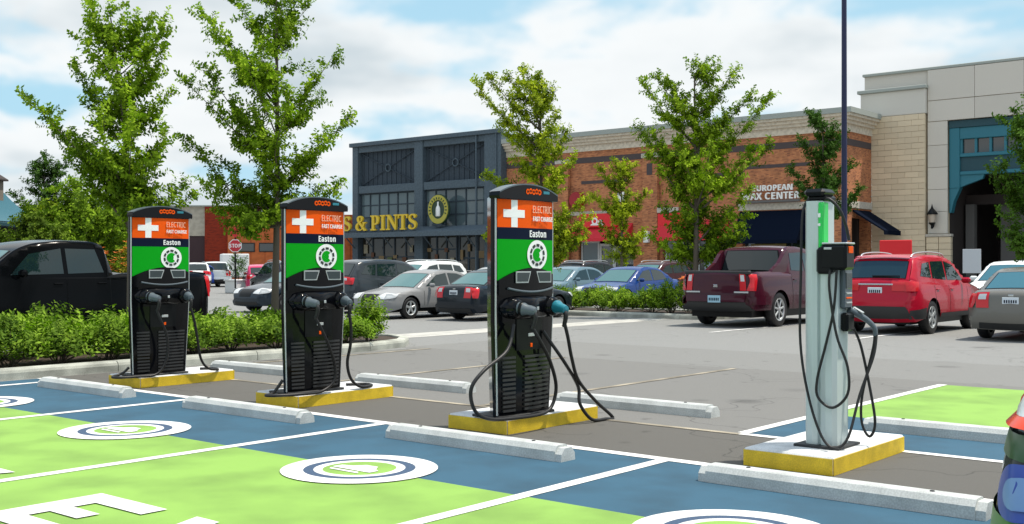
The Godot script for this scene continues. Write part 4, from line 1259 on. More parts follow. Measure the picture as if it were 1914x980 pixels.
func grey_building():
	var o := thing("grey_building", W(-71.5, 0, 73.2), "steel-grey restaurant building with cross-braced upper panels and yellow sign", "building")
	box_part(o, "wall", -80.6, -62.3, 0.0, 12.6, 75.6, 95.0, M.steel_dark)
	box_part(o, "roof", -81.0, -62.03, 12.9, 13.0, 73.4, 95.2, M.steel_dark)
	box_part(o, "parapet", -81.25, -61.95, 13.0, 13.38, 73.0, 73.5, M.steel_blue, 0.03)
	for c in [[-80.98, -80.2], [-72.55, -71.45], [-63.95, -62.03]]:
		box_part(o, "column", c[0], c[1], 0.0, 13.0, 73.2, 74.1, M.steel_blue, 0.03)
	for u in [-64.9, -62.6]:
		box_part(o, "flange", u, u + 0.14, 0.0, 13.0, 73.1, 73.19, M.steel_blue)
	for bay in [[-80.2, -72.55], [-71.45, -63.95]]:
		var a: float = bay[0]
		var c: float = bay[1]
		box_part(o, "beam", a, c, 12.42, 13.0, 73.3, 74.0, M.steel_blue, 0.03)
		box_part(o, "beam", a, c, 8.46, 9.18, 73.3, 74.0, M.steel_blue, 0.03)
		box_part(o, "beam", a, c, 4.35, 5.0, 73.3, 74.0, M.steel_blue, 0.03)
		# ribbed upper panel, one rib board after another
		var n := 24
		for i in n:
			var x := lerpf(a, c, float(i) / n)
			box_part(o, "cladding_board", x + 0.015, x + (c - a) / n - 0.015, 9.18, 12.42, 73.72 + (0.04 if i % 2 else 0.0), 73.9, M.steel_dark)
		# cross bracing and its ring
		var b := MB.new()
		var mc := Vector2((a + c) / 2, 10.8)
		for q in [[a + 0.1, 12.35], [c - 0.1, 12.35], [a + 0.1, 9.25], [c - 0.1, 9.25]]:
			b.tube([W(q[0], q[1], 73.6), W(lerpf(q[0], mc.x, 0.93), lerpf(q[1], mc.y, 0.93), 73.6)], 0.05, 0.05, 6)
		wpart(o, "brace_rod", b, M.steel_dark)
		b = MB.new()
		for k in 16:
			var p0 := Vector2(cos(TAU * k / 16), sin(TAU * k / 16)) * 0.34
			var p1 := Vector2(cos(TAU * (k + 1) / 16), sin(TAU * (k + 1) / 16)) * 0.34
			b.tube([W(mc.x + p0.x, mc.y + p0.y, 73.58), W(mc.x + p1.x, mc.y + p1.y, 73.58)], 0.06, 0.06, 6)
		wpart(o, "brace_ring", b, M.steel_blue)
		glazing(o, "upper_window", a, c, 5.0, 8.46, 73.6, 6, 3, M.steel_dark, M.clerestory, 0.12)
	# canopy on brackets
	var b := MB.new()
	var pr := PackedVector2Array([Vector2(0, 0), Vector2(1.9, -0.55), Vector2(1.9, -0.95), Vector2(1.75, -0.95), Vector2(0, -0.6)])
	b.prism(pr, 18.9, Transform3D(Basis(Vector3(0, 0, 1), Vector3.UP, Vector3(-1, 0, 0)), W(-62.1, 5.1, 73.18)))
	wpart(o, "canopy", b, M.steel_blue)
	for i in 8:
		var u := -80.6 + i * 2.6
		b = MB.new()
		b.tube([W(u, 3.2, 73.15), W(u, 4.35, 71.9)], 0.06, 0.06, 6)
		wpart(o, "bracket", b, M.steel_blue)
	glazing(o, "shop_window", -80.2, -72.55, 0.3, 4.35, 73.7, 5, 2, M.steel_dark, M.shop_glass, 0.16)
	glazing(o, "shop_window", -71.45, -67.6, 0.3, 4.35, 73.7, 3, 3, M.steel_dark, M.shop_glass, 0.16)
	glazing(o, "entrance", -67.5, -63.95, 0.02, 4.35, 73.75, 3, 2, M.steel_dark, M.shop_glass, 0.2, [-66.3, -65.2])
	# warm goods and posters seen inside the windows
	var goods := [mat(lin(0.22, 0.15, 0.07), 0.7), mat(lin(0.30, 0.27, 0.19), 0.7), mat(lin(0.12, 0.05, 0.025), 0.7), mat(lin(0.10, 0.13, 0.05), 0.7)]
	for i in 15:
		var u := -79.9 + i * 1.06 + rng.randf_range(-0.2, 0.2)
		var y := rng.randf_range(1.3, 2.8)
		box_part(o, "window_poster", u, u + rng.randf_range(0.3, 0.7), y, y + rng.randf_range(0.3, 0.9), 73.66, 73.69, goods[rng.randi() % 4])
	var s := thing("storefront_sign", W(-77.4, 5.02, 71.6), "yellow upright letters reading PIES & PINTS standing on the grey canopy", "sign")
	text(s, "lettering", "PIES & PINTS", 1.35, M.letter_yellow, Vector3(0.2, 0.42, 0), 0, 0.22, true, 1.06, "Droid Serif")
	b = MB.new()
	b.box(Vector3(0, -0.25, 0), Vector3(10.2, 0.08, 0.1))
	for i in 9: b.box(Vector3(-4.8 + i * 1.2, -0.33, -0.05), Vector3(0.06, 0.2, 0.06))
	part(s, "rail", b, M.steel_dark)
	var e := thing("storefront_emblem", W(-68.65, 5.15, 72.4), "round yellow and green emblem with a white bottle on the grey storefront", "emblem")
	var T := Transform3D(Basis().scaled(Vector3(1.0, 1.06, 1)), Vector3(0, 1.4, 0))
	b = MB.new(); b.lathe([Vector2(0, 0.06), Vector2(1.26, 0.06), Vector2(1.3, 0.02), Vector2(1.3, -0.12), Vector2(0, -0.12)], 40, T * Transform3D(Basis(Vector3.RIGHT, PI / 2), Vector3.ZERO), true)
	part(e, "disc", b, mat(lin(0.015, 0.045, 0.02), 0.5))
	b = MB.new(); b.lathe([Vector2(0.80, 0.06), Vector2(0.80, 0.12), Vector2(1.22, 0.12), Vector2(1.22, 0.06)], 40, T * Transform3D(Basis(Vector3.RIGHT, PI / 2), Vector3.ZERO), true)
	part(e, "yellow_ring", b, mat(lin(0.42, 0.38, 0.05), 0.5))
	for k in 14:
		b = MB.new()
		b.box(Vector3(0, 1.0, 0.14), Vector3(0.1, 0.2, 0.04))
		var q := part(e, "letter_bar", b, mat(lin(0.02, 0.06, 0.02), 0.5))
		q.position = Vector3(0, 1.4, 0)
		q.rotation.z = (k - 6.5) * 0.3
	b = MB.new()
	b.lathe([Vector2(0, -0.62), Vector2(0.25, -0.62), Vector2(0.28, -0.55), Vector2(0.28, 0.05), Vector2(0.22, 0.22), Vector2(0.10, 0.36), Vector2(0.10, 0.68), Vector2(0, 0.68)], 16, Transform3D(Basis().scaled(Vector3(1, 1, 0.3)), Vector3(0, 1.4, 0.1)))
	part(e, "bottle", b, M.letter_white)
	b = MB.new(); b.bx(-0.6, 0.6, -0.05, 0.10, -0.25, 0.15)
	part(e, "stand", b, M.steel_dark)


func cornice(o: Node, u0: float, u1: float, v: float, ret: float):
	# stepped cream cornice along the front and round the right corner
	for st in [[12.05, 12.42, 0.78, M.coping], [11.86, 12.05, 0.66, M.cream], [11.62, 11.86, 0.46, M.cream], [11.40, 11.62, 0.30, M.cream], [10.88, 11.40, 0.10, M.cream]]:
		var b := MB.new()
		var p: float = st[2]
		var poly := PackedVector2Array([Vector2(u0, v - p), Vector2(u1 + p, v - p), Vector2(u1 + p, ret), Vector2(u1 - 0.3, ret), Vector2(u1 - 0.3, v + 0.3), Vector2(u0, v + 0.3)])
		b.prism(poly, st[1] - st[0], Transform3D(Basis(Vector3.RIGHT, Vector3(0, 0, -1), Vector3.UP), Vector3(0, st[0], 0)))
		wpart(o, "cornice_course", b, st[3])


func awning(parent: Node, u0: float, u1: float, y0: float, y1: float, v: float, depth: float, mt: Material, slope_out := true) -> MeshInstance3D:
	var b := MB.new()
	var pr := PackedVector2Array([Vector2(0, y1), Vector2(depth, y0 + 0.25), Vector2(depth, y0), Vector2(depth - 0.05, y0), Vector2(depth - 0.05, y0 + 0.2), Vector2(0, y1 - 0.08)])
	b.prism(pr, u1 - u0, Transform3D(Basis(Vector3(0, 0, 1), Vector3.UP, Vector3(-1, 0, 0)), W(u1, 0, v)))
	for u in [u0, u1 - 0.03]:
		b.prism(PackedVector2Array([Vector2(0, y1 - 0.08), Vector2(depth - 0.05, y0 + 0.2), Vector2(0, y0 + 0.2)]), 0.03, Transform3D(Basis(Vector3(0, 0, 1), Vector3.UP, Vector3(-1, 0, 0)), W(u + 0.03, 0, v)))
	return wpart(parent, "awning", b, mt)


func brick_building():
	var o := thing("brick_building", W(-46.5, 0, 74.0), "long red-brick row of shops with pale cornice and coloured awnings", "building")
	# wall in pieces round the shop openings
	var open := [[-61.0, -56.6, 4.2], [-54.3, -48.9, 3.9], [-46.2, -40.2, 4.1], [-39.3, -34.3, 5.5]]
	var u := -62.02
	for q in open:
		box_part(o, "wall", u, q[0], 0.0, 5.6, 74.0, 74.6, M.brick)
		box_part(o, "wall", q[0], q[1], q[2], 5.6, 74.0, 74.6, M.brick)
		u = q[1]
	box_part(o, "wall", u, -31.43, 0.0, 5.6, 74.0, 74.6, M.brick)
	box_part(o, "wall", -62.02, -31.43, 5.6, 10.88, 74.0, 74.6, M.brick)
	box_part(o, "side_wall", -32.0, -31.43, 4.9, 10.88, 74.6, 78.7, M.brick)
	box_part(o, "side_wall", -32.0, -31.43, 0.0, 4.9, 77.9, 78.7, M.brick)
	box_part(o, "side_wall", -32.0, -31.43, 0.0, 4.9, 74.6, 75.2, M.brick)
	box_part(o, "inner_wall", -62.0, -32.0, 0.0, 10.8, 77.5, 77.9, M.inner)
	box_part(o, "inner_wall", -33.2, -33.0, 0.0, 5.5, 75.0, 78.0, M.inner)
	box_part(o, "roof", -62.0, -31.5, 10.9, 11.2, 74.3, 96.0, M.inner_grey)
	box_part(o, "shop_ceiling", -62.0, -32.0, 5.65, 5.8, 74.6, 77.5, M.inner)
	cornice(o, -62.02, -31.43, 74.0, 78.66)
	box_part(o, "dark_band", -62.0, -31.40, 9.92, 10.38, 73.96, 74.0, M.brick_dark)
	box_part(o, "dark_band", -31.43, -31.39, 9.92, 10.38, 74.0, 78.6, M.brick_dark)
	box_part(o, "pale_band", -39.6, -31.36, 5.55, 6.05, 73.88, 74.0, M.lintel, 0.02)
	box_part(o, "pale_band", -31.43, -31.30, 5.55, 6.05, 74.0, 78.6, M.lintel, 0.02)
	box_part(o, "pale_band", -62.0, -48.9, 5.62, 5.95, 73.92, 74.0, M.lintel, 0.02)
	# pilasters with stone caps
	for p in [[-47.86, -46.45], [-56.4, -55.1]]:
		var a: float = p[0]
		var c: float = p[1]
		box_part(o, "pilaster", a, c, 0.6, 9.95, 73.62, 73.955, M.brick, 0.02)
		var cap := box_part(o, "pilaster_cap", a - 0.06, c + 0.06, 9.95, 10.30, 73.56, 73.955, M.lintel, 0.03)
		box_part(o, "pilaster_base", a - 0.06, c + 0.06, 0.0, 0.6, 73.56, 73.955, M.lintel, 0.03)
		box_part(cap, "inset", a + 0.45, c - 0.45, 8.6, 9.5, 73.60, 73.63, M.brick_dark)
	for x in [[-54.0, -49.5, 8.2], [-45.5, -40.5, 8.2], [-39.0, -34.0, 8.6]]:
		box_part(o, "soldier_course", x[0], x[1], x[2], x[2] + 0.25, 73.97, 74.0, M.brick_dark)
	# storefronts
	glazing(o, "shop_window", -61.0, -56.6, 0.2, 4.2, 74.25, 4, 2, M.frame_white, M.glass, 0.12)
	glazing(o, "shop_window", -54.2, -52.4, 0.2, 3.5, 74.25, 1, 1, M.frame_white, M.clerestory, 0.14)
	glazing(o, "shop_door", -52.4, -50.9, 0.02, 3.3, 74.30, 1, 1, M.frame_white, M.glass, 0.2, [-51.6])
	glazing(o, "shop_window", -50.9, -48.95, 0.2, 3.5, 74.25, 1, 1, M.frame_white, M.glass, 0.12)
	glazing(o, "shop_window", -46.1, -44.6, 0.02, 3.6, 74.25, 1, 1, M.frame_white, M.glass, 0.14, [-45.2])
	glazing(o, "shop_window", -44.6, -40.3, 0.4, 3.6, 74.27, 3, 1, M.frame_white, M.glass, 0.12)
	glazing(o, "shop_window", -39.3, -34.3, 0.1, 4.2, 74.4, 4, 1, M.steel_dark, M.glass, 0.1)
	box_part(o, "poster", -42.6, -41.7, 1.2, 2.6, 74.2, 74.24, mat(lin(0.3, 0.38, 0.45), 0.6))
	box_part(o, "poster", -45.9, -44.8, 0.3, 0.9, 74.2, 74.24, M.red_cloth)
	box_part(o, "poster", -38.8, -36.0, 2.5, 3.1, 74.35, 74.39, mat(lin(0.16, 0.13, 0.03), 0.6))
	# awnings
	awning(o, -55.0, -48.95, 3.45, 4.9, 74.0, 1.5, M.red_cloth).set_meta("label", "red awning over the left shop")
	awning(o, -46.3, -40.4, 3.4, 5.0, 74.0, 1.4, M.red_cloth).set_meta("label", "red awning behind the large tree")
	awning(o, -39.5, -34.35, 3.1, 5.5, 74.0, 1.4, M.navy_cloth).set_meta("label", "dark navy awning")
	# awning and opening on the return wall
	var b := MB.new()
	b.prism(PackedVector2Array([Vector2(0, 5.45), Vector2(2.3, 3.95), Vector2(2.3, 3.65), Vector2(2.25, 3.65), Vector2(2.22, 3.9), Vector2(0, 5.3)]), 3.0, Transform3D(Basis(), W(-31.42, 0, 78.3)))
	wpart(o, "awning", b, M.navy_cloth)
	glazing(o, "side_door", -33.0, -32.9, 0.0, 4.9, 75.2, 1, 1, M.steel_dark, M.glass)
	# wall lamp boxes and roundel
	box_part(o, "wall_light", -47.55, -47.1, 3.3, 4.2, 73.3, 73.6, M.white_wall, 0.03)
	var r := MB.new()
	r.lathe([Vector2(0, 0.5), Vector2(0.62, 0.5), Vector2(0.66, 0.44), Vector2(0.66, 0.0)], 28, Transform3D(Basis(Vector3.RIGHT, PI / 2), W(-54.25, 6.9, 73.95)), true)
	wpart(o, "roundel", r, mat(lin(0.33, 0.008, 0.014), 0.5))
	box_part(o, "wall_plaque", -50.4, -49.7, 6.6, 7.4, 73.9, 73.99, M.letter_white, 0.02)
	var sg := thing("shop_sign", W(-51.9, 4.1, 73.4), "red shop sign board with a white emblem above the left red awning", "sign")
	b = MB.new(); b.box(Vector3(0, 1.05, 0), Vector3(3.6, 1.1, 0.25), 0.04)
	part(sg, "board", b, M.red_sign)
	b = MB.new()
	b.ring(0.16, 0.30, 0, TAU, 20, Transform3D(Basis(), Vector3(-0.25, 1.0, 0.132)), Vector3(0, 0, 1))
	b.ring(0.10, 0.20, 0, TAU, 20, Transform3D(Basis(), Vector3(0.28, 0.92, 0.134)), Vector3(0, 0, 1))
	b.quad(Vector3(-0.7, 0.66, 0.131), Vector3(0.7, 0.66, 0.131), Vector3(0.6, 0.78, 0.131), Vector3(-0.6, 0.78, 0.131), Vector3(0, 0, 1))
	part(sg, "emblem", b, M.letter_white)
	var sg2 := thing("shop_sign", W(-45.3, 4.35, 73.7), "plain red shop sign board left of the large tree", "sign")
	b = MB.new(); b.box(Vector3(0, 0.6, 0), Vector3(2.2, 1.2, 0.25), 0.04)
	part(sg2, "board", b, M.red_sign)
	b = MB.new(); b.box(Vector3(-0.2, 1.45, 0.05), Vector3(1.9, 0.4, 0.2), 0.03)
	part(sg2, "pale_cap", b, M.lintel)
	var sg3 := thing("shop_sign", W(-37.4, 6.25, 73.6), "white raised letters reading EUROPEAN WAX CENTER on the brick wall", "sign")
	text(sg3, "lettering", "EUROPEAN", 0.42, M.letter_white, Vector3(0.75, 0.86, 0.1), 0, 0.14, true, 1.05)
	text(sg3, "lettering", "WAX CENTER", 0.5, M.letter_white, Vector3(0.6, 0.28, 0.1), 0, 0.14, true, 1.05)
	b = MB.new(); b.box(Vector3(0.6, -0.10, 0.0), Vector3(4.4, 0.18, 0.3), 0.02)
	part(sg3, "rail", b, M.inner_grey)


func stone_building():
	var v := 78.66
	var o := thing("pale_stone_building", W(-26.0, 0, v), "pale stone and tan block building with a big teal archway", "building")
	# tan block pier, every block of its own
	var n := 21
	box_part(o, "pier_core", -31.4, -27.58, 0.0, 12.2, v + 0.12, v + 1.2, M.joint)
	var meshes := {}
	for row in n + 9:
		var y0 := row * 0.408
		if y0 > 11.9: break
		var u := -31.42
		var first := true
		while u < -27.56:
			var w := 0.5 if first and row % 2 else 0.98
			first = false
			var u1 := minf(u + w, -27.55)
			var b := MB.new()
			b.bx(u + 0.004, u1 - 0.004, y0 + 0.008, y0 + 0.400, v - rng.randf() * 0.012, v + 0.13, 0.012)
			wpart(o, "block", b, M.beige[rng.randi() % 4])
			u = u1
	box_part(o, "pier_top", -32.2, -27.5, 12.25, 14.0, v - 0.02, v + 1.2, M.white_stone, 0.03)
	box_part(o, "pier_coping", -32.4, -27.4, 14.0, 14.25, v - 0.2, v + 1.3, M.coping, 0.03)
	box_part(o, "upper_wall", -32.1, -8.0, 14.25, 15.3, v + 0.5, v + 1.2, M.panel[1])
	box_part(o, "coping", -32.2, 4.0, 15.3, 15.5, v + 0.3, v + 1.4, M.coping, 0.03)
	# pale panels with open joints
	box_part(o, "panel_backing", -27.5, -26.15, 0.0, 15.3, v + 0.42, v + 0.9, M.joint)
	box_part(o, "panel_backing", -27.5, 4.0, 11.7, 15.3, v + 0.44, v + 0.92, M.joint)
	box_part(o, "panel_backing", -12.0, 4.0, 0.0, 11.7, v + 0.43, v + 0.91, M.joint)
	var py := [3.75, 5.3, 6.85, 8.4, 9.95, 11.62]
	for j in 5:
		box_part(o, "wall_panel", -27.46, -26.1, py[j] + 0.012, py[j + 1] - 0.012, v + 0.3, v + 0.46, M.panel[j % 3], 0.01)
	for i in 8:
		var a := -27.46 + i * 3.2
		for q in [[11.64, 13.1], [13.12, 15.28]]:
			box_part(o, "wall_panel", a + 0.012, a + 3.188, q[0] + 0.012, q[1] - 0.012, v + 0.3, v + 0.46, M.panel[(i + int(q[0])) % 3], 0.01)
	for i in 4:
		for j in 7:
			box_part(o, "wall_panel", -11.8 + i * 3.2, -8.62 + i * 3.2, j * 1.66 + 0.012, j * 1.66 + 1.64, v + 0.3, v + 0.46, M.panel[(i + j) % 3], 0.01)
	# tan stone plinth below the pale panels
	for j in 8:
		for i in 2:
			box_part(o, "block", -27.5 + i * 0.86 + 0.008, -26.66 + i * 0.86 - 0.008, j * 0.44 + 0.01, j * 0.44 + 0.43, v + 0.1 - rng.randf() * 0.012, v + 0.5, M.beige[rng.randi() % 4], 0.012)
	box_part(o, "plinth_cap", -27.54, -25.75, 3.53, 3.72, v + 0.02, v + 0.5, M.lintel, 0.02)
	# archway: dark passage
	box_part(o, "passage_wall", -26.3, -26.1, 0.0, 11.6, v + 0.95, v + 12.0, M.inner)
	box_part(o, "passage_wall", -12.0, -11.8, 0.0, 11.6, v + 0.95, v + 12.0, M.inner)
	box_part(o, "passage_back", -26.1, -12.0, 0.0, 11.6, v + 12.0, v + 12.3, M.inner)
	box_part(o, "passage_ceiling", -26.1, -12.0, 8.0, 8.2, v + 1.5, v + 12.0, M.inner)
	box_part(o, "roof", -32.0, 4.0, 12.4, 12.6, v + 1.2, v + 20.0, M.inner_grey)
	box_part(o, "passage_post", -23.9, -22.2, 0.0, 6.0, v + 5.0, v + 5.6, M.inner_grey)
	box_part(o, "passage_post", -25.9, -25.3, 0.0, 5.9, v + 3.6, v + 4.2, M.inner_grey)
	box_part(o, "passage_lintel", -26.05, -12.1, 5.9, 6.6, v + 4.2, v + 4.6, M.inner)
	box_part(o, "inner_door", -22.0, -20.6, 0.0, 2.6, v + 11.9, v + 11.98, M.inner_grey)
	# teal timber portal
	box_part(o, "portal_soffit", -26.08, -12.02, 11.1, 11.6, v + 0.5, v + 1.4, M.teal_dark, 0.02)
	box_part(o, "portal_post", -26.06, -25.35, 6.9, 11.1, v + 0.55, v + 1.3, M.teal, 0.03)
	box_part(o, "portal_post", -12.75, -12.04, 6.9, 11.1, v + 0.55, v + 1.3, M.teal, 0.03)
	var b := MB.new()
	for s in [[-26.06, 1.0], [-12.04, -1.0]]:
		var a: float = s[0]
		var k: float = s[1]
		b.prism(PackedVector2Array([Vector2(a, 6.9), Vector2(a, 5.2), Vector2(a + 0.12 * k, 5.2), Vector2(a + 0.3 * k, 6.0), Vector2(a + 0.71 * k, 6.9)]), 0.6, Transform3D(Basis(), Vector3(0, 0, -(v + 1.2))))
	wpart(o, "portal_foot", b, M.teal)
	box_part(o, "portal_beam", -25.35, -12.75, 10.3, 11.1, v + 0.6, v + 1.2, M.teal, 0.03)
	box_part(o, "portal_beam", -25.35, -12.75, 9.05, 9.3, v + 0.6, v + 1.2, M.teal, 0.03)
	box_part(o, "portal_panel", -25.35, -12.75, 8.05, 9.05, v + 0.75, v + 1.1, M.teal_dark)
	box_part(o, "portal_beam", -25.35, -12.75, 7.8, 8.05, v + 0.6, v + 1.2, M.teal, 0.03)
	for i in 13:
		var u := -25.35 + i * 0.97
		box_part(o, "portal_baluster", u, u + 0.16, 9.3, 10.3, v + 0.7, v + 1.05, M.teal)
		if i < 12:
			box_part(o, "pane", u + 0.16, u + 0.97, 9.3, 10.3, v + 0.9, v + 0.92, M.glass)
	b = MB.new()
	for s in [[-25.35, 1.0], [-12.75, -1.0]]:
		var a: float = s[0]
		var k: float = s[1]
		b.prism(PackedVector2Array([Vector2(a, 7.8), Vector2(a, 6.95), Vector2(a + 0.5 * k, 7.15), Vector2(a + 1.1 * k, 7.35), Vector2(a + 1.5 * k, 7.5), Vector2(a + 1.6 * k, 7.8)]), 0.35, Transform3D(Basis(), Vector3(0, 0, -(v + 1.05))))
	wpart(o, "portal_bracket", b, M.teal)
	# wall lantern on the pale panel
	var L := thing("wall_lantern", W(-27.0, 4.1, v - 0.15), "black wall lantern beside the teal archway", "lantern")
	b = MB.new()
	b.lathe([Vector2(0, 1.75), Vector2(0.04, 1.6), Vector2(0.1, 1.42), Vector2(0.40, 1.05), Vector2(0.40, 0.98), Vector2(0, 0.98)], 6, Transform3D(), true)
	part(L, "hood", b, M.black)
	b = MB.new(); b.lathe([Vector2(0.30, 0.98), Vector2(0.2, 0.42), Vector2(0, 0.42)], 6, Transform3D(), true)
	part(L, "lamp_glass", b, mat(lin(0.5, 0.42, 0.34), 0.2))
	b = MB.new()
	b.lathe([Vector2(0, 0.42), Vector2(0.24, 0.42), Vector2(0.24, 0.36), Vector2(0.08, 0.22), Vector2(0.1, 0.05), Vector2(0, -0.05)], 8, Transform3D(), true)
	b.tube([Vector3(0, 0.25, 0), Vector3(0, 0.12, -0.28), Vector3(0, 0.4, -0.44)], 0.05, 0.05, 6)
	part(L, "bracket", b, M.black)
	struct("sidewalk", sheet_box(-85.0, 6.0, 0.0, 0.13, 66.5, 90.0), M.walk, "pale pavement along the shop fronts")


func sheet_box(u0, u1, y0, y1, v0, v1) -> MB:
	var b := MB.new()
	b.bx(u0, u1, y0, y1, v0, v1, 0.02)
	return b


func far_buildings():
	# orange and beige building, turned to face across the car park
	var o := thing("orange_building", W(-91.0, 0, 67.0), "orange-red and beige low building far across the car park", "building", "", deg_to_rad(38.0))
	var b := MB.new(); b.box(Vector3(-6.2, 5.9, -4), Vector3(6.2, 2.9, 8)); part(o, "upper_wall", b, M.beige_wall)
	b = MB.new(); b.box(Vector3(-6.2, 2.22, -4.1), Vector3(6.1, 4.42, 8)); part(o, "lower_wall", b, M.plum_wall)
	b = MB.new(); b.box(Vector3(-1.3, 3.67, -3.8), Vector3(3.6, 7.34, 8)); part(o, "brick_wall", b, M.terracotta)
	b = MB.new(); b.box(Vector3(5.5, 3.25, -3.6), Vector3(12.4, 6.5, 8.4)); part(o, "front_wall", b, M.orange_wall)
	for i in 9:
		var x := 0.2 + i * 1.4
		b = MB.new(); b.box(Vector3(x, 3.25, 0.61), Vector3(0.03, 6.5, 0.02)); part(o, "wall_joint", b, M.terracotta)
	for x in [1.2, 3.2, 6.0, 8.2]:
		b = MB.new(); b.box(Vector3(x, 3.3, 0.62), Vector3(1.6, 0.9, 0.06)); var w := part(o, "window_frame", b, M.inner)
		b = MB.new(); b.box(Vector3(x, 3.3, 0.66), Vector3(1.4, 0.7, 0.02)); part(w, "pane", b, M.glass)
	b = MB.new(); b.box(Vector3(-1.9, 7.42, -3.9), Vector3(14.8, 0.12, 8.3)); part(o, "coping", b, M.coping)
	b = MB.new(); b.prism(PackedVector2Array([Vector2(-9.0, 3.3), Vector2(-6.2, 3.3), Vector2(-7.6, 5.4)]), 3.0, Transform3D(Basis(), Vector3(0.1, 0, 0.5))); part(o, "white_gable", b, M.white_wall)
	# teal-roofed building at the left edge
	var t := thing("teal_roofed_building", W(-56.6, 0, 26.0), "stone building with a flared teal metal roof at the left edge", "building", "", deg_to_rad(38.0))
	b = MB.new(); b.box(Vector3(-2.2, 2.0, -2), Vector3(5.6, 4.0, 5)); part(t, "wall", b, M.inner)
	b = MB.new()
	var rows := []
	for i in 7:
		var k := i / 6.0
		var y := 3.75 + 1.7 * pow(k, 1.7)
		var inx := 1.9 * k
		rows.append([Vector3(-6.0 + inx, y, 1.2 - inx), Vector3(1.35 - inx, y, 1.2 - inx)])
	b.patch(rows, Vector3(0, 1, 1))
	rows = []
	for i in 7:
		var k := i / 6.0
		var y := 3.75 + 1.7 * pow(k, 1.7)
		var inx := 1.9 * k
		rows.append([Vector3(1.35 - inx, y, 1.2 - inx), Vector3(1.35 - inx, y, -5.5 + inx)])
	b.patch(rows, Vector3(1, 1, 0))
	var rf := part(t, "roof", b, M.metal_roof)
	for i in 9:
		b = MB.new()
		var p := []
		for k in 7:
			var q := k / 6.0
			p.append(Vector3(clampf(-5.6 + i * 0.85, -5.9 + 1.9 * q, 1.3 - 1.9 * q), 3.77 + 1.7 * pow(q, 1.7), 1.2 - 1.9 * q))
		b.tube(p, 0.03, 0.03, 4)
		part(rf, "seam", b, M.metal_roof)
	b = MB.new(); b.box(Vector3(-1.9, 3.6, -1.9), Vector3(6.6, 0.22, 6.2), 0.03); part(t, "eave_board", b, M.teal_dark)
	b = MB.new(); b.box(Vector3(-1.5, 4.9, -1.6), Vector3(2.6, 2.2, 2.6)); var tw := part(t, "tower", b, M.field_stone)
	for r in 6:
		for k in 5:
			b = MB.new(); b.box(Vector3(-2.55 + k * 0.53, 4.75 + r * 0.22, -0.28), Vector3(0.5, 0.19, 0.08), 0.02)
			part(tw, "stone", b, M.field_stone)
	b = MB.new(); b.lathe([Vector2(2.1, 6.0), Vector2(2.1, 6.08), Vector2(0.05, 7.3), Vector2(0, 7.3)], 4, Transform3D(Basis(Vector3.UP, PI / 4), Vector3(-1.5, 0, -1.6)), true); part(t, "tower_roof", b, M.inner)


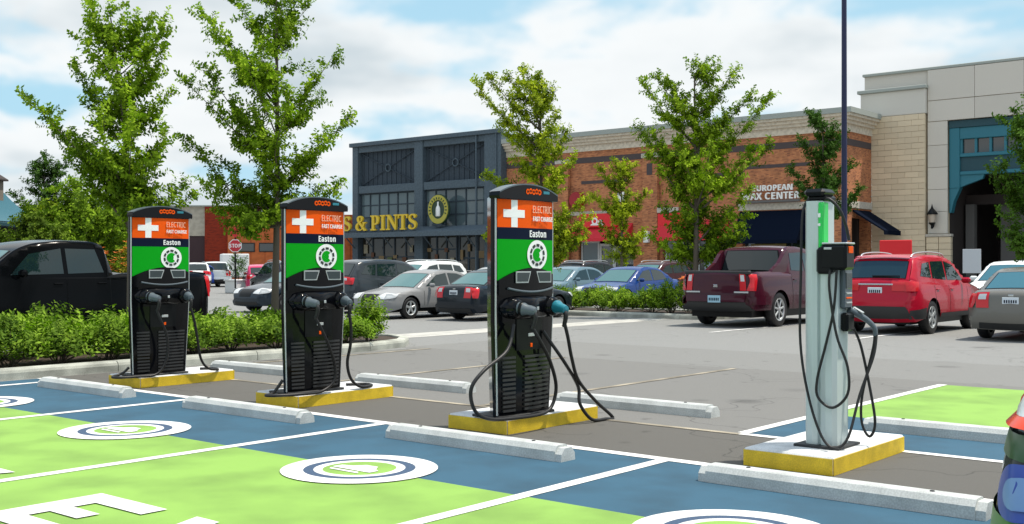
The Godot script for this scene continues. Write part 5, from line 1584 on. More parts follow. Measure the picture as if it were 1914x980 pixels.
# ---------------------------------------------------------------- cars
# shape of a car: s runs from the nose (0) to the tail (L), y up, half width hw(s, y)
class Shape:
	var L: float
	var w: float
	var belt: float
	var tum: float
	var rc := 0.42
	var tops := [PackedFloat32Array(), PackedFloat32Array()]

	func setup(d: Dictionary):
		L = d.L; w = d.W * 0.5; belt = d.belt; tum = d.get("tum", 0.30)
		for k in 2:
			var line: Array = d.top if k == 0 else d.green
			for i in 241:
				var s := L * i / 240.0
				var y := -1.0
				for j in line.size() - 1:
					var a: Vector2 = line[j]
					var b: Vector2 = line[j + 1]
					if (a.x <= s and s <= b.x) or (b.x <= s and s <= a.x):
						var t := 0.5 if absf(b.x - a.x) < 1e-5 else (s - a.x) / (b.x - a.x)
						y = maxf(y, lerpf(a.y, b.y, t))
				tops[k].append(y)

	func ymax(s: float, k: int) -> float:
		var f := clampf(s / L, 0, 1) * 240.0
		return lerpf(tops[k][int(f)], tops[k][mini(int(f) + 1, 240)], f - int(f))

	func hw(s: float, y: float, k: int) -> float:
		var h := w
		var q := clampf((rc - s) / rc, 0, 1)
		h -= rc * 0.62 * (1.0 - sqrt(1.0 - q * q * 0.98))
		q = clampf((s - (L - rc)) / rc, 0, 1)
		h -= rc * 0.5 * (1.0 - sqrt(1.0 - q * q * 0.98))
		h -= 0.05 * pow(clampf(1.0 - s / 1.6, 0, 1), 2) + 0.04 * pow(clampf((s - L + 1.3) / 1.3, 0, 1), 2)
		h -= 0.07 * pow(clampf((0.5 - y) / 0.3, 0, 1.3), 2)
		if y > 0.62: h -= 0.05 * pow(clampf((y - 0.62) / (belt - 0.62), 0, 1), 2)
		if y > belt: h -= 0.02 + tum * (y - belt)
		var yt := ymax(s, k)
		var r := 0.07
		q = clampf((y - yt + r) / r, 0, 1)
		return h - r * (1.0 - sqrt(1.0 - q * q))

	func side(b: MB, poly: PackedVector2Array, k: int, off := 0.0, cell := Vector2(0.2, 0.09), sides := [-1.0, 1.0]):
		var lo := Vector2(1e9, 1e9)
		var hi := -lo
		for p in poly:
			lo = lo.min(p); hi = hi.max(p)
		var nx := maxi(1, int(ceil((hi.x - lo.x) / cell.x)))
		var ny := maxi(1, int(ceil((hi.y - lo.y) / cell.y)))
		for i in nx:
			var x0 := lerpf(lo.x, hi.x, float(i) / nx)
			var x1 := lerpf(lo.x, hi.x, float(i + 1) / nx)
			var strip := Geometry2D.intersect_polygons(poly, PackedVector2Array([Vector2(x0, lo.y - 1), Vector2(x1, lo.y - 1), Vector2(x1, hi.y + 1), Vector2(x0, hi.y + 1)]))
			for j in ny:
				var y0 := lerpf(lo.y, hi.y, float(j) / ny)
				var y1 := lerpf(lo.y, hi.y, float(j + 1) / ny)
				for st in strip:
					for c in Geometry2D.intersect_polygons(st, PackedVector2Array([Vector2(x0 - 1, y0), Vector2(x1 + 1, y0), Vector2(x1 + 1, y1), Vector2(x0 - 1, y1)])):
						var tr := Geometry2D.triangulate_polygon(c)
						for m in range(0, tr.size(), 3):
							for sg in sides:
								var P := []
								var N := []
								for e in 3:
									var v: Vector2 = c[tr[m + e]]
									var h := hw(v.x, v.y, k)
									var e1 := 0.02
									var n := Vector3(sg, -(hw(v.x, v.y + e1, k) - hw(v.x, v.y - e1, k)) / (2 * e1), -(hw(v.x + e1, v.y, k) - hw(v.x - e1, v.y, k)) / (2 * e1)).normalized()
									P.append(Vector3(sg * h, v.y, v.x - L / 2) + n * off); N.append(n)
								b.tri(P[0], P[1], P[2], N[0], N[1], N[2])

	# the skin across the car along a line of (s, y) points
	func strip(b: MB, line: Array, k: int, off := 0.0, t0 := -1.0, t1 := 1.0, crownh := 0.035, cols := 9):
		if line.size() < 2: return
		var n := line.size()
		var segn := []
		var rows := []
		for i in n - 1:
			var d: Vector2 = line[i + 1] - line[i]
			segn.append(Vector2(-d.y, d.x).normalized())
		for i in n:
			var nn: Vector2 = (segn[maxi(i - 1, 0)] + segn[mini(i, n - 2)]).normalized()
			var p: Vector2 = line[i]
			var h := hw(clampf(p.x, 0.002, L - 0.002), p.y, k)
			var r := []
			for j in cols:
				var t := lerpf(t0, t1, float(j) / (cols - 1))
				var q := p + nn * (crownh * (1.0 - t * t) + off)
				r.append(Vector3(t * h, q.y, q.x - L / 2))
			rows.append(r)
		for i in n - 1:
			var na: Vector2 = segn[i]
			var nb: Vector2 = segn[i]
			if i > 0 and segn[i - 1].dot(segn[i]) > 0.6: na = (segn[i - 1] + segn[i]).normalized()
			if i < n - 2 and segn[i + 1].dot(segn[i]) > 0.6: nb = (segn[i + 1] + segn[i]).normalized()
			for j in cols - 1:
				var ta := lerpf(t0, t1, float(j) / (cols - 1))
				var tb := lerpf(t0, t1, float(j + 1) / (cols - 1))
				var sl := 2.0 * crownh / w
				var A := Vector3(ta * sl, na.y, na.x).normalized(); var B := Vector3(tb * sl, na.y, na.x).normalized()
				var C := Vector3(tb * sl, nb.y, nb.x).normalized(); var D := Vector3(ta * sl, nb.y, nb.x).normalized()
				b.tri(rows[i][j], rows[i][j + 1], rows[i + 1][j + 1], A, B, C)
				b.tri(rows[i][j], rows[i + 1][j + 1], rows[i + 1][j], A, C, D)

	# stretch of a line between two heights, on its rear or front face
	func cut(line: Array, y0: float, y1: float, rear: bool, n := 4) -> Array:
		var out := []
		var end: Vector2 = line[-1] if rear else line[0]
		y0 = maxf(y0, end.y + 0.003)
		y1 = maxf(y1, y0 + 0.03)
		for i in n + 1:
			var y := lerpf(y1, y0, float(i) / n) if rear else lerpf(y0, y1, float(i) / n)
			var rng_ := range(line.size() - 2, -1, -1) if rear else range(line.size() - 1)
			for j in rng_:
				var a: Vector2 = line[j]
				var b: Vector2 = line[j + 1]
				if minf(a.y, b.y) - 1e-4 <= y and y <= maxf(a.y, b.y) + 1e-4 and absf(a.y - b.y) > 1e-4:
					out.append(a.lerp(b, (y - a.y) / (b.y - a.y)))
					break
		return out


func rounded(pts: Array, r := 0.12) -> Array:
	var out := [pts[0]]
	for i in range(1, pts.size() - 1):
		var p: Vector2 = pts[i]
		var a: Vector2 = (pts[i - 1] - p)
		var c: Vector2 = (pts[i + 1] - p)
		var k := minf(r, minf(a.length(), c.length()) * 0.45)
		var p0 := p + a.normalized() * k
		var p1 := p + c.normalized() * k
		for t in [0.0, 0.25, 0.5, 0.75, 1.0]:
			out.append(p0.lerp(p, t).lerp(p.lerp(p1, t), t))
	out.append(pts[-1])
	return out


func V2(a: Array) -> Array:
	var out := []
	for p in a: out.append(Vector2(p[0], p[1]))
	return out


func spec(kind: String) -> Dictionary:
	match kind:
		"sedan":
			return {"L": 4.75, "W": 1.82, "belt": 0.93, "top": [[0.12, 0.22], [0.03, 0.34], [0.0, 0.48], [0.06, 0.64], [0.22, 0.74], [0.75, 0.83], [1.35, 0.93], [3.75, 0.98], [4.05, 1.01], [4.58, 1.0], [4.68, 0.94], [4.73, 0.72], [4.75, 0.52], [4.70, 0.36], [4.60, 0.24]],
				"green": [[1.2, 0.90], [2.05, 1.36], [2.35, 1.44], [2.8, 1.46], [3.2, 1.43], [3.45, 1.37], [4.2, 1.0]], "ws": [[1.2, 0.90], [2.05, 1.36]], "rw": [[3.45, 1.37], [4.2, 1.0]], "axles": [0.95, 3.68], "r": 0.33,
				"windows": [[[1.62, 0.97], [2.18, 1.31], [2.62, 1.37], [2.66, 0.98]], [[2.74, 0.98], [2.70, 1.37], [3.12, 1.35], [3.42, 1.26], [3.62, 1.02]]], "doors": [[1.5, 2.70], [2.70, 3.62]], "tail": [0.66, 0.96, 0.62], "head": [0.60, 0.76]}
		"suv":
			return {"L": 4.57, "W": 1.85, "belt": 1.06, "tum": 0.24, "top": [[0.12, 0.26], [0.03, 0.40], [0.0, 0.58], [0.06, 0.82], [0.25, 0.94], [0.7, 1.02], [1.15, 1.08], [3.6, 1.16], [4.36, 1.18], [4.46, 1.12], [4.50, 0.9], [4.57, 0.66], [4.57, 0.5], [4.50, 0.36], [4.40, 0.28]],
				"green": [[1.02, 1.04], [1.80, 1.55], [2.1, 1.64], [2.6, 1.69], [3.4, 1.68], [4.0, 1.62], [4.12, 1.57], [4.42, 1.16]], "ws": [[1.02, 1.04], [1.80, 1.55]], "rw": [[4.12, 1.57], [4.42, 1.16]], "axles": [0.93, 3.60], "r": 0.36,
				"windows": [[[1.50, 1.13], [2.0, 1.48], [2.50, 1.56], [2.52, 1.15]], [[2.60, 1.15], [2.58, 1.56], [3.35, 1.55], [3.42, 1.19]], [[3.50, 1.20], [3.43, 1.54], [3.85, 1.50], [4.08, 1.24]]], "doors": [[1.35, 2.55], [2.55, 3.45]], "tail": [0.92, 1.14, 0.50], "head": [0.74, 0.92], "clad": true, "rack": true}
		"pickup":
			return {"L": 5.25, "W": 1.97, "belt": 1.14, "tum": 0.24, "top": [[0.14, 0.30], [0.04, 0.42], [0.0, 0.60], [0.03, 0.95], [0.2, 1.06], [0.8, 1.12], [1.45, 1.18], [3.55, 1.20], [3.9, 1.22], [5.16, 1.20], [5.22, 1.16], [5.23, 0.72], [5.25, 0.56], [5.22, 0.44], [5.12, 0.38]],
				"green": [[1.35, 1.14], [2.05, 1.64], [2.35, 1.74], [2.8, 1.78], [3.3, 1.77], [3.55, 1.72], [3.66, 1.18]], "ws": [[1.35, 1.14], [2.05, 1.64]], "rw": [[3.55, 1.72], [3.66, 1.18]], "axles": [1.0, 4.12], "r": 0.38,
				"windows": [[[1.85, 1.2], [2.22, 1.57], [2.72, 1.65], [2.74, 1.22]], [[2.82, 1.22], [2.80, 1.65], [3.38, 1.62], [3.45, 1.24]]], "doors": [[1.7, 2.78], [2.78, 3.52]], "tail": [0.80, 1.17, 0.80], "head": [0.82, 1.02], "bed": [3.78, 5.12], "sail": true, "clad2": true}
		"truck":
			return {"L": 5.9, "W": 2.02, "belt": 1.30, "tum": 0.2, "top": [[0.12, 0.36], [0.02, 0.5], [0.0, 0.7], [0.02, 1.12], [0.2, 1.22], [1.0, 1.27], [1.45, 1.32], [3.8, 1.34], [3.92, 1.36], [5.82, 1.36], [5.87, 1.32], [5.88, 0.8], [5.9, 0.6], [5.86, 0.5], [5.76, 0.46]],
				"green": [[1.35, 1.28], [2.0, 1.78], [2.3, 1.89], [2.8, 1.94], [3.45, 1.93], [3.62, 1.86], [3.78, 1.32]], "ws": [[1.35, 1.28], [2.0, 1.78]], "rw": [[3.62, 1.86], [3.78, 1.32]], "axles": [1.0, 4.75], "r": 0.40,
				"windows": [[[1.85, 1.34], [2.2, 1.70], [2.78, 1.80], [2.80, 1.36]], [[2.88, 1.36], [2.86, 1.80], [3.42, 1.79], [3.56, 1.38]]], "doors": [[1.6, 2.84], [2.84, 3.66]], "tail": [0.9, 1.32, 0.86], "head": [0.9, 1.15], "bed": [3.95, 5.78]}
		"wagon":
			var w := spec("suv")
			w.rack = false
			return w
		_:
			return {"L": 4.35, "W": 1.77, "belt": 1.0, "tum": 0.14, "top": [[0.12, 0.22], [0.03, 0.34], [0.0, 0.5], [0.08, 0.72], [0.3, 0.86], [0.8, 0.98], [1.2, 1.04], [3.3, 1.06], [4.12, 1.10], [4.24, 1.02], [4.32, 0.8], [4.35, 0.56], [4.30, 0.36], [4.22, 0.26]],
				"green": [[0.95, 0.98], [1.85, 1.46], [2.2, 1.54], [2.7, 1.56], [3.3, 1.53], [3.88, 1.47], [3.98, 1.41], [4.26, 1.06]], "ws": [[0.95, 0.98], [1.85, 1.46]], "rw": [[3.98, 1.41], [4.26, 1.06]], "axles": [0.88, 3.52], "r": 0.32,
				"windows": [[[1.5, 1.06], [2.0, 1.38], [2.45, 1.44], [2.5, 1.08]], [[2.58, 1.08], [2.54, 1.44], [3.1, 1.42], [3.3, 1.10]]], "doors": [[1.35, 2.54], [2.54, 3.35]], "tail": [0.80, 1.04, 0.70], "head": [0.66, 0.88]}


var wheel_meshes := {}
var last_shape: Shape

func wheel(parent: Node3D, at: Vector3, r: float, sg: float, spokes: int):
	var key := "%s %d" % [r, spokes]
	if not wheel_meshes.has(key):
		var b := MB.new()
		b.lathe([Vector2(r * 0.64, -0.10), Vector2(r * 0.9, -0.108), Vector2(r * 0.975, -0.09), Vector2(r, -0.06), Vector2(r, 0.06), Vector2(r * 0.975, 0.09), Vector2(r * 0.9, 0.108), Vector2(r * 0.64, 0.10)], 28)
		var t := b.mesh()
		b = MB.new()
		b.lathe([Vector2(r * 0.56, 0.075), Vector2(r * 0.60, 0.10), Vector2(r * 0.66, 0.105), Vector2(r * 0.67, 0.09)], 28)
		for k in spokes:
			var a := TAU * k / spokes
			b.box(Vector3(cos(a), 0, sin(a)) * r * 0.34 + Vector3(0, 0.083, 0), Vector3(r * 0.52, 0.03, r * (0.20 if spokes < 7 else 0.12)), 0.008, Basis(Vector3.UP, -a))
		b.lathe([Vector2(r * 0.17, 0.06), Vector2(r * 0.16, 0.10), Vector2(r * 0.08, 0.112), Vector2(0, 0.112)], 16)
		var rim := b.mesh()
		b = MB.new()
		b.lathe([Vector2(r * 0.62, 0.085), Vector2(r * 0.60, 0.03), Vector2(0, 0.03)], 20)
		wheel_meshes[key] = [t, rim, b.mesh()]
	var o := part(parent, "wheel", wheel_meshes[key][0], M.rubber)
	o.position = at
	o.rotation.z = -PI / 2 * sg
	part(o, "rim", wheel_meshes[key][1], M.silver_trim)
	part(o, "brake_disc", wheel_meshes[key][2], M.dark_plastic)


func car(kind: String, called: String, body: Material, label: String, cat: String, grp: String, at: Vector3, turn: float, o_ := {}) -> Node3D:
	var d := spec(kind)
	for k in ["top", "green", "ws", "rw"]: d[k] = V2(d[k])
	d.top = rounded(d.top, 0.09)
	d.green = rounded(d.green, 0.16)
	var S := Shape.new()
	S.setup(d)
	var root := thing(called, at, label, cat, grp, turn)
	var L: float = d.L
	var r: float = d.r
	var far: bool = o_.get("far", false)
	var cell := Vector2(0.3, 0.12) if far else Vector2(0.2, 0.075)
	# lower body with wheel arches cut out of its side
	var poly := PackedVector2Array(d.top)
	var yb := 0.24 if kind == "sedan" or kind == "hatch" else 0.34
	var back := []
	for e in [1, 0]:
		var ax: float = d.axles[e]
		for j in 13:
			var a := PI * j / 12.0
			var q := Vector2(ax + cos(a) * (r + 0.055), maxf(yb, r + sin(a) * (r + 0.055) - 0.0))
			if q.y > yb + 0.001 or j == 0 or j == 12: back.append(q)
	for q in back: poly.append(q)
	var b := MB.new()
	S.side(b, poly, 0, 0.0, cell)
	if d.has("bed"):
		var front := []
		var rear := []
		for p in d.top:
			if p.x <= d.bed[0]: front.append(p)
			elif p.x >= d.bed[1]: rear.append(p)
		front.append(Vector2(d.bed[0], S.ymax(d.bed[0], 0)))
		rear.insert(0, Vector2(d.bed[1], S.ymax(d.bed[1], 0)))
		S.strip(b, front, 0)
		S.strip(b, rear, 0)
		# rails and the open box
		var yt := S.ymax(4.4, 0)
		var hw0 := S.w - 0.21
		for sg in [-1.0, 1.0]:
			var rows := []
			for i in 9:
				var s := lerpf(d.bed[0], d.bed[1], i / 8.0)
				var h := S.hw(s, S.ymax(s, 0), 0)
				rows.append([Vector3(sg * h, S.ymax(s, 0), s - L / 2), Vector3(sg * (hw0 + 0.02), S.ymax(s, 0) + 0.004, s - L / 2), Vector3(sg * hw0, S.ymax(s, 0) - 0.02, s - L / 2)])
			b.patch(rows, Vector3.UP)
		part(root, "body", b, body)
		b = MB.new()
		var z0: float = d.bed[0] - L / 2
		var z1: float = d.bed[1] - L / 2
		b.quad(Vector3(-hw0, 0.75, z0), Vector3(hw0, 0.75, z0), Vector3(hw0, 0.75, z1), Vector3(-hw0, 0.75, z1), Vector3.UP)
		for sg in [-1.0, 1.0]:
			b.quad(Vector3(sg * hw0, 0.75, z0), Vector3(sg * hw0, 0.75, z1), Vector3(sg * hw0, yt, z1), Vector3(sg * hw0, yt, z0), Vector3(-sg, 0, 0))
		b.quad(Vector3(-hw0, 0.75, z0), Vector3(hw0, 0.75, z0), Vector3(hw0, yt, z0), Vector3(-hw0, yt, z0), Vector3(0, 0, 1))
		b.quad(Vector3(-hw0, 0.75, z1), Vector3(hw0, 0.75, z1), Vector3(hw0, yt, z1), Vector3(-hw0, yt, z1), Vector3(0, 0, -1))
		part(root, "cargo_bed", b, M.dark_plastic)
	else:
		S.strip(b, d.top, 0)
		part(root, "body", b, body)
	# underbody and wheel wells
	b = MB.new()
	b.box(Vector3(0, 0.45, 0), Vector3(d.W - 0.5, 0.46, L - 0.5))
	b.box(Vector3(0, 0.34, (d.axles[0] + d.axles[1]) / 2 - L / 2), Vector3(d.W - 0.24, 0.24, d.axles[1] - d.axles[0] - 2 * r - 0.2))
	part(root, "underbody", b, M.black)
	# cabin
	b = MB.new()
	var g := PackedVector2Array(d.green)
	g.append(Vector2(d.green[-1].x, d.belt - 0.1)); g.append(Vector2(d.green[0].x, d.belt - 0.1))
	S.side(b, g, 1, 0.0, Vector2(0.2, 0.07))
	S.strip(b, d.green, 1, 0.0, -1, 1, 0.03)
	var cab := part(root, "cabin", b, body)
	if d.has("sail"):
		for sg in [-1.0, 1.0]:
			b = MB.new()
			var sp := PackedVector2Array([Vector2(3.45, 1.15), Vector2(3.52, 1.70), Vector2(3.66, 1.62), Vector2(3.9, 1.40), Vector2(4.25, 1.24), Vector2(4.3, 1.15)])
			b.prism(sp, 0.09, Transform3D(Basis(Vector3(0, 0, 1), Vector3.UP, Vector3(-1, 0, 0)), Vector3(sg * 0.80 + 0.045, 0, -L / 2)))
			part(root, "sail_panel", b, body)
	var gm: Material = o_.get("glass", M.car_glass)
	for wi in d.windows:
		for sg in [-1.0, 1.0]:
			b = MB.new()
			S.side(b, PackedVector2Array(V2(wi)), 1, 0.006, Vector2(0.25, 0.12), [sg])
			part(cab, "window", b, gm)
	for q in [["windshield", d.ws], ["rear_window", d.rw]]:
		b = MB.new()
		var a: Vector2 = q[1][0].lerp(q[1][1], 0.08)
		var c: Vector2 = q[1][0].lerp(q[1][1], 0.93)
		S.strip(b, [a, a.lerp(c, 0.33), a.lerp(c, 0.67), c], 1, 0.007, -0.87, 0.87, 0.03)
		part(cab, q[0], b, M.wind_glass if q[0] == "windshield" or kind == "sedan" else gm)
		# dark seal round the glass
		b = MB.new()
		for e in [-1.0, 1.0]: S.strip(b, [a, c], 1, 0.005, e * 0.905, e * 0.868, 0.03, 2)
		S.strip(b, [a.lerp(c, -0.03), a], 1, 0.005, -0.905, 0.905, 0.03)
		S.strip(b, [c, c.lerp(a, -0.03)], 1, 0.005, -0.905, 0.905, 0.03)
		part(cab, "window_seal", b, M.black)
	if not far:
		# door shut lines as thin dark strips, handles
		for dr in d.doors:
			b = MB.new()
			for x in [dr[0], dr[1]]:
				S.side(b, PackedVector2Array([Vector2(x - 0.006, 0.4), Vector2(x + 0.006, 0.4), Vector2(x + 0.006, d.belt - 0.02), Vector2(x - 0.006, d.belt - 0.02)]), 0, 0.003, Vector2(0.3, 0.1))
			part(root, "door_seam", b, M.black)
			for sg in [-1.0, 1.0]:
				b = MB.new()
				var x: float = dr[1] - 0.16
				var y: float = d.belt - 0.11
				b.box(Vector3(sg * (S.hw(x, y, 0) + 0.012), y, x - L / 2), Vector3(0.025, 0.025, 0.17), 0.008)
				part(root, "door_handle", b, body)
	# mirrors
	for sg in [-1.0, 1.0]:
		b = MB.new()
		var x: float = d.windows[0][0][0] + 0.16
		b.box(Vector3(sg * (S.w + 0.05), d.belt + 0.07, x - L / 2), Vector3(0.20, 0.13, 0.11), 0.04)
		part(root, "mirror", b, body)
	# lower cladding and bumpers
	if d.has("clad") or d.has("clad2"):
		if d.has("clad"):
			for sg in [-1.0, 1.0]:
				b = MB.new()
				S.side(b, PackedVector2Array([Vector2(1.34, 0.34), Vector2(3.18, 0.34), Vector2(3.18, 0.44), Vector2(1.34, 0.44)]), 0, 0.012, Vector2(0.2, 0.09), [sg])
				part(root, "sill_cladding", b, M.dark_plastic)
		b = MB.new()
		if d.has("clad"):
			S.side(b, PackedVector2Array([Vector2(L - 0.52, 0.34), Vector2(L - 0.02, 0.34), Vector2(L - 0.02, 0.52), Vector2(L - 0.55, 0.58)]), 0, 0.012)
		S.strip(b, S.cut(d.top, 0.36, 0.60 if d.has("clad") else 0.56, true), 0, 0.014)
		part(root, "bumper", b, M.dark_plastic)
		if d.has("clad2"):
			b = MB.new()
			S.strip(b, S.cut(d.top, 0.56, 0.70, true, 2), 0, 0.05)
			S.side(b, PackedVector2Array([Vector2(L - 0.62, 0.5), Vector2(L - 0.02, 0.5), Vector2(L - 0.02, 0.68), Vector2(L - 0.62, 0.68)]), 0, 0.03)
			part(root, "bumper", b, body)
	else:
		b = MB.new()
		S.strip(b, S.cut(d.top, 0.26, 0.38, true, 2), 0, 0.008, -0.8, 0.8)
		S.strip(b, S.cut(d.top, 0.26, 0.36, false, 2), 0, 0.008, -0.8, 0.8)
		part(root, "bumper_insert", b, M.dark_plastic)
	# lights
	var tl: Array = d.tail
	for sg in [-1.0, 1.0]:
		if o_.has("scale") and kind == "hatch": break
		b = MB.new()
		S.strip(b, S.cut(d.top, tl[0], tl[1], true), 0, 0.012, sg * tl[2], sg * 0.995, 0.035, 5)
		var wrap: float = 0.34 if kind == "suv" else 0.22
		S.side(b, PackedVector2Array([Vector2(L - wrap, tl[1] - 0.02), Vector2(L - 0.05, tl[1] - 0.02), Vector2(L - 0.02, tl[0]), Vector2(L - wrap * 0.6, tl[0])]), 0, 0.012, Vector2(0.1, 0.1), [sg])
		var lamp := part(root, "tail_light", b, M.red_lens)
		if kind != "suv":
			b = MB.new()
			var m: float = lerpf(tl[0], tl[1], 0.55)
			S.strip(b, S.cut(d.top, m, tl[1] - 0.03, true, 2), 0, 0.017, sg * lerpf(tl[2], 1.0, 0.2), sg * lerpf(tl[2], 1.0, 0.8), 0.035, 3)
			part(lamp, "clear_lens", b, M.clear_lens)
		b = MB.new()
		S.strip(b, S.cut(d.top, d.head[0], d.head[1], false), 0, 0.012, sg * 0.58, sg * 0.99, 0.035, 5)
		S.side(b, PackedVector2Array([Vector2(0.04, d.head[0]), Vector2(0.30, d.head[0] + 0.05), Vector2(0.46, d.head[1]), Vector2(0.10, d.head[1])]), 0, 0.010, Vector2(0.1, 0.1), [sg])
		part(root, "headlight", b, M.clear_lens)
	b = MB.new()
	S.strip(b, S.cut(d.top, d.head[0] - 0.10, d.head[1] - 0.04, false, 3), 0, 0.010, -0.45, 0.45)
	part(root, "grille", b, M.black)
	# plate
	var py: float = o_.get("plate_y", 0.80 if kind == "sedan" else 0.62 if kind == "pickup" else 0.92)
	var rp: Array = S.cut(d.top, py, py + 0.01, true, 1)
	b = MB.new()
	b.box(Vector3(0, py, rp[0].x - L / 2 + 0.045 + (0.04 if kind == "pickup" else 0.0)), Vector3(0.31, 0.155, 0.012), 0.004)
	var pl := part(root, "license_plate", b, o_.get("plate", M.plate))
	if not far:
		b = MB.new()
		for k in 6: b.box(Vector3(-0.11 + k * 0.043, py - 0.005, rp[0].x - L / 2 + 0.053 + (0.04 if kind == "pickup" else 0.0)), Vector3(0.025, 0.06, 0.004))
		part(pl, "characters", b, M.navy)
	# emblem and trim on the tail
	if not far and kind != "hatch":
		var ey: float = 1.02 if kind == "suv" else 0.9
		var ep: Array = S.cut(d.top, ey, ey + 0.01, true, 1)
		b = MB.new()
		if kind == "suv":
			b.box(Vector3(0, 1.06, S.cut(d.top, 1.06, 1.07, true, 1)[0].x - L / 2 + 0.045), Vector3(0.75, 0.035, 0.02), 0.008)
		else:
			b.box(Vector3(0, ey, ep[0].x - L / 2 + 0.045), Vector3(0.10, 0.06, 0.012), 0.005)
		part(root, "chrome_trim", b, M.chrome)
	if kind == "pickup":
		b = MB.new()
		for x in [-0.55, 0.62]: b.box(Vector3(x, 0.77, 5.235 - L / 2 + 0.03), Vector3(0.34, 0.035, 0.012), 0.004)
		part(root, "badge", b, M.silver_trim)
		b = MB.new(); b.box(Vector3(0, 1.19, 5.17 - L / 2), Vector3(1.58, 0.09, 0.12), 0.02)
		part(root, "tailgate_edge", b, M.dark_plastic)
	if d.get("rack", false):
		for sg in [-1.0, 1.0]:
			b = MB.new()
			b.tube(smooth([Vector3(sg * 0.56, 1.66, 1.95 - L / 2), Vector3(sg * 0.57, 1.73, 2.2 - L / 2), Vector3(sg * 0.57, 1.755, 3.0 - L / 2), Vector3(sg * 0.56, 1.72, 3.75 - L / 2), Vector3(sg * 0.55, 1.64, 3.95 - L / 2)], 4), 0.018, 0.018, 6)
			part(root, "roof_rail", b, M.silver_trim)
		b = MB.new()
		S.strip(b, [Vector2(4.0, 1.635), Vector2(4.18, 1.60)], 1, 0.03, -0.92, 0.92)
		part(root, "spoiler", b, body)
		b = MB.new(); b.box(Vector3(0.2, 1.24, 4.40 - L / 2 + 0.03), Vector3(0.6, 0.025, 0.025), 0.006)
		part(root, "wiper", b, M.black)
	for e in 2:
		for sg in [-1.0, 1.0]:
			wheel(root, Vector3(sg * (S.w - 0.135), r, d.axles[e] - L / 2), r, sg, o_.get("spokes", 5))
	root.scale = Vector3.ONE * o_.get("scale", 1.0)
	last_shape = S
	return root


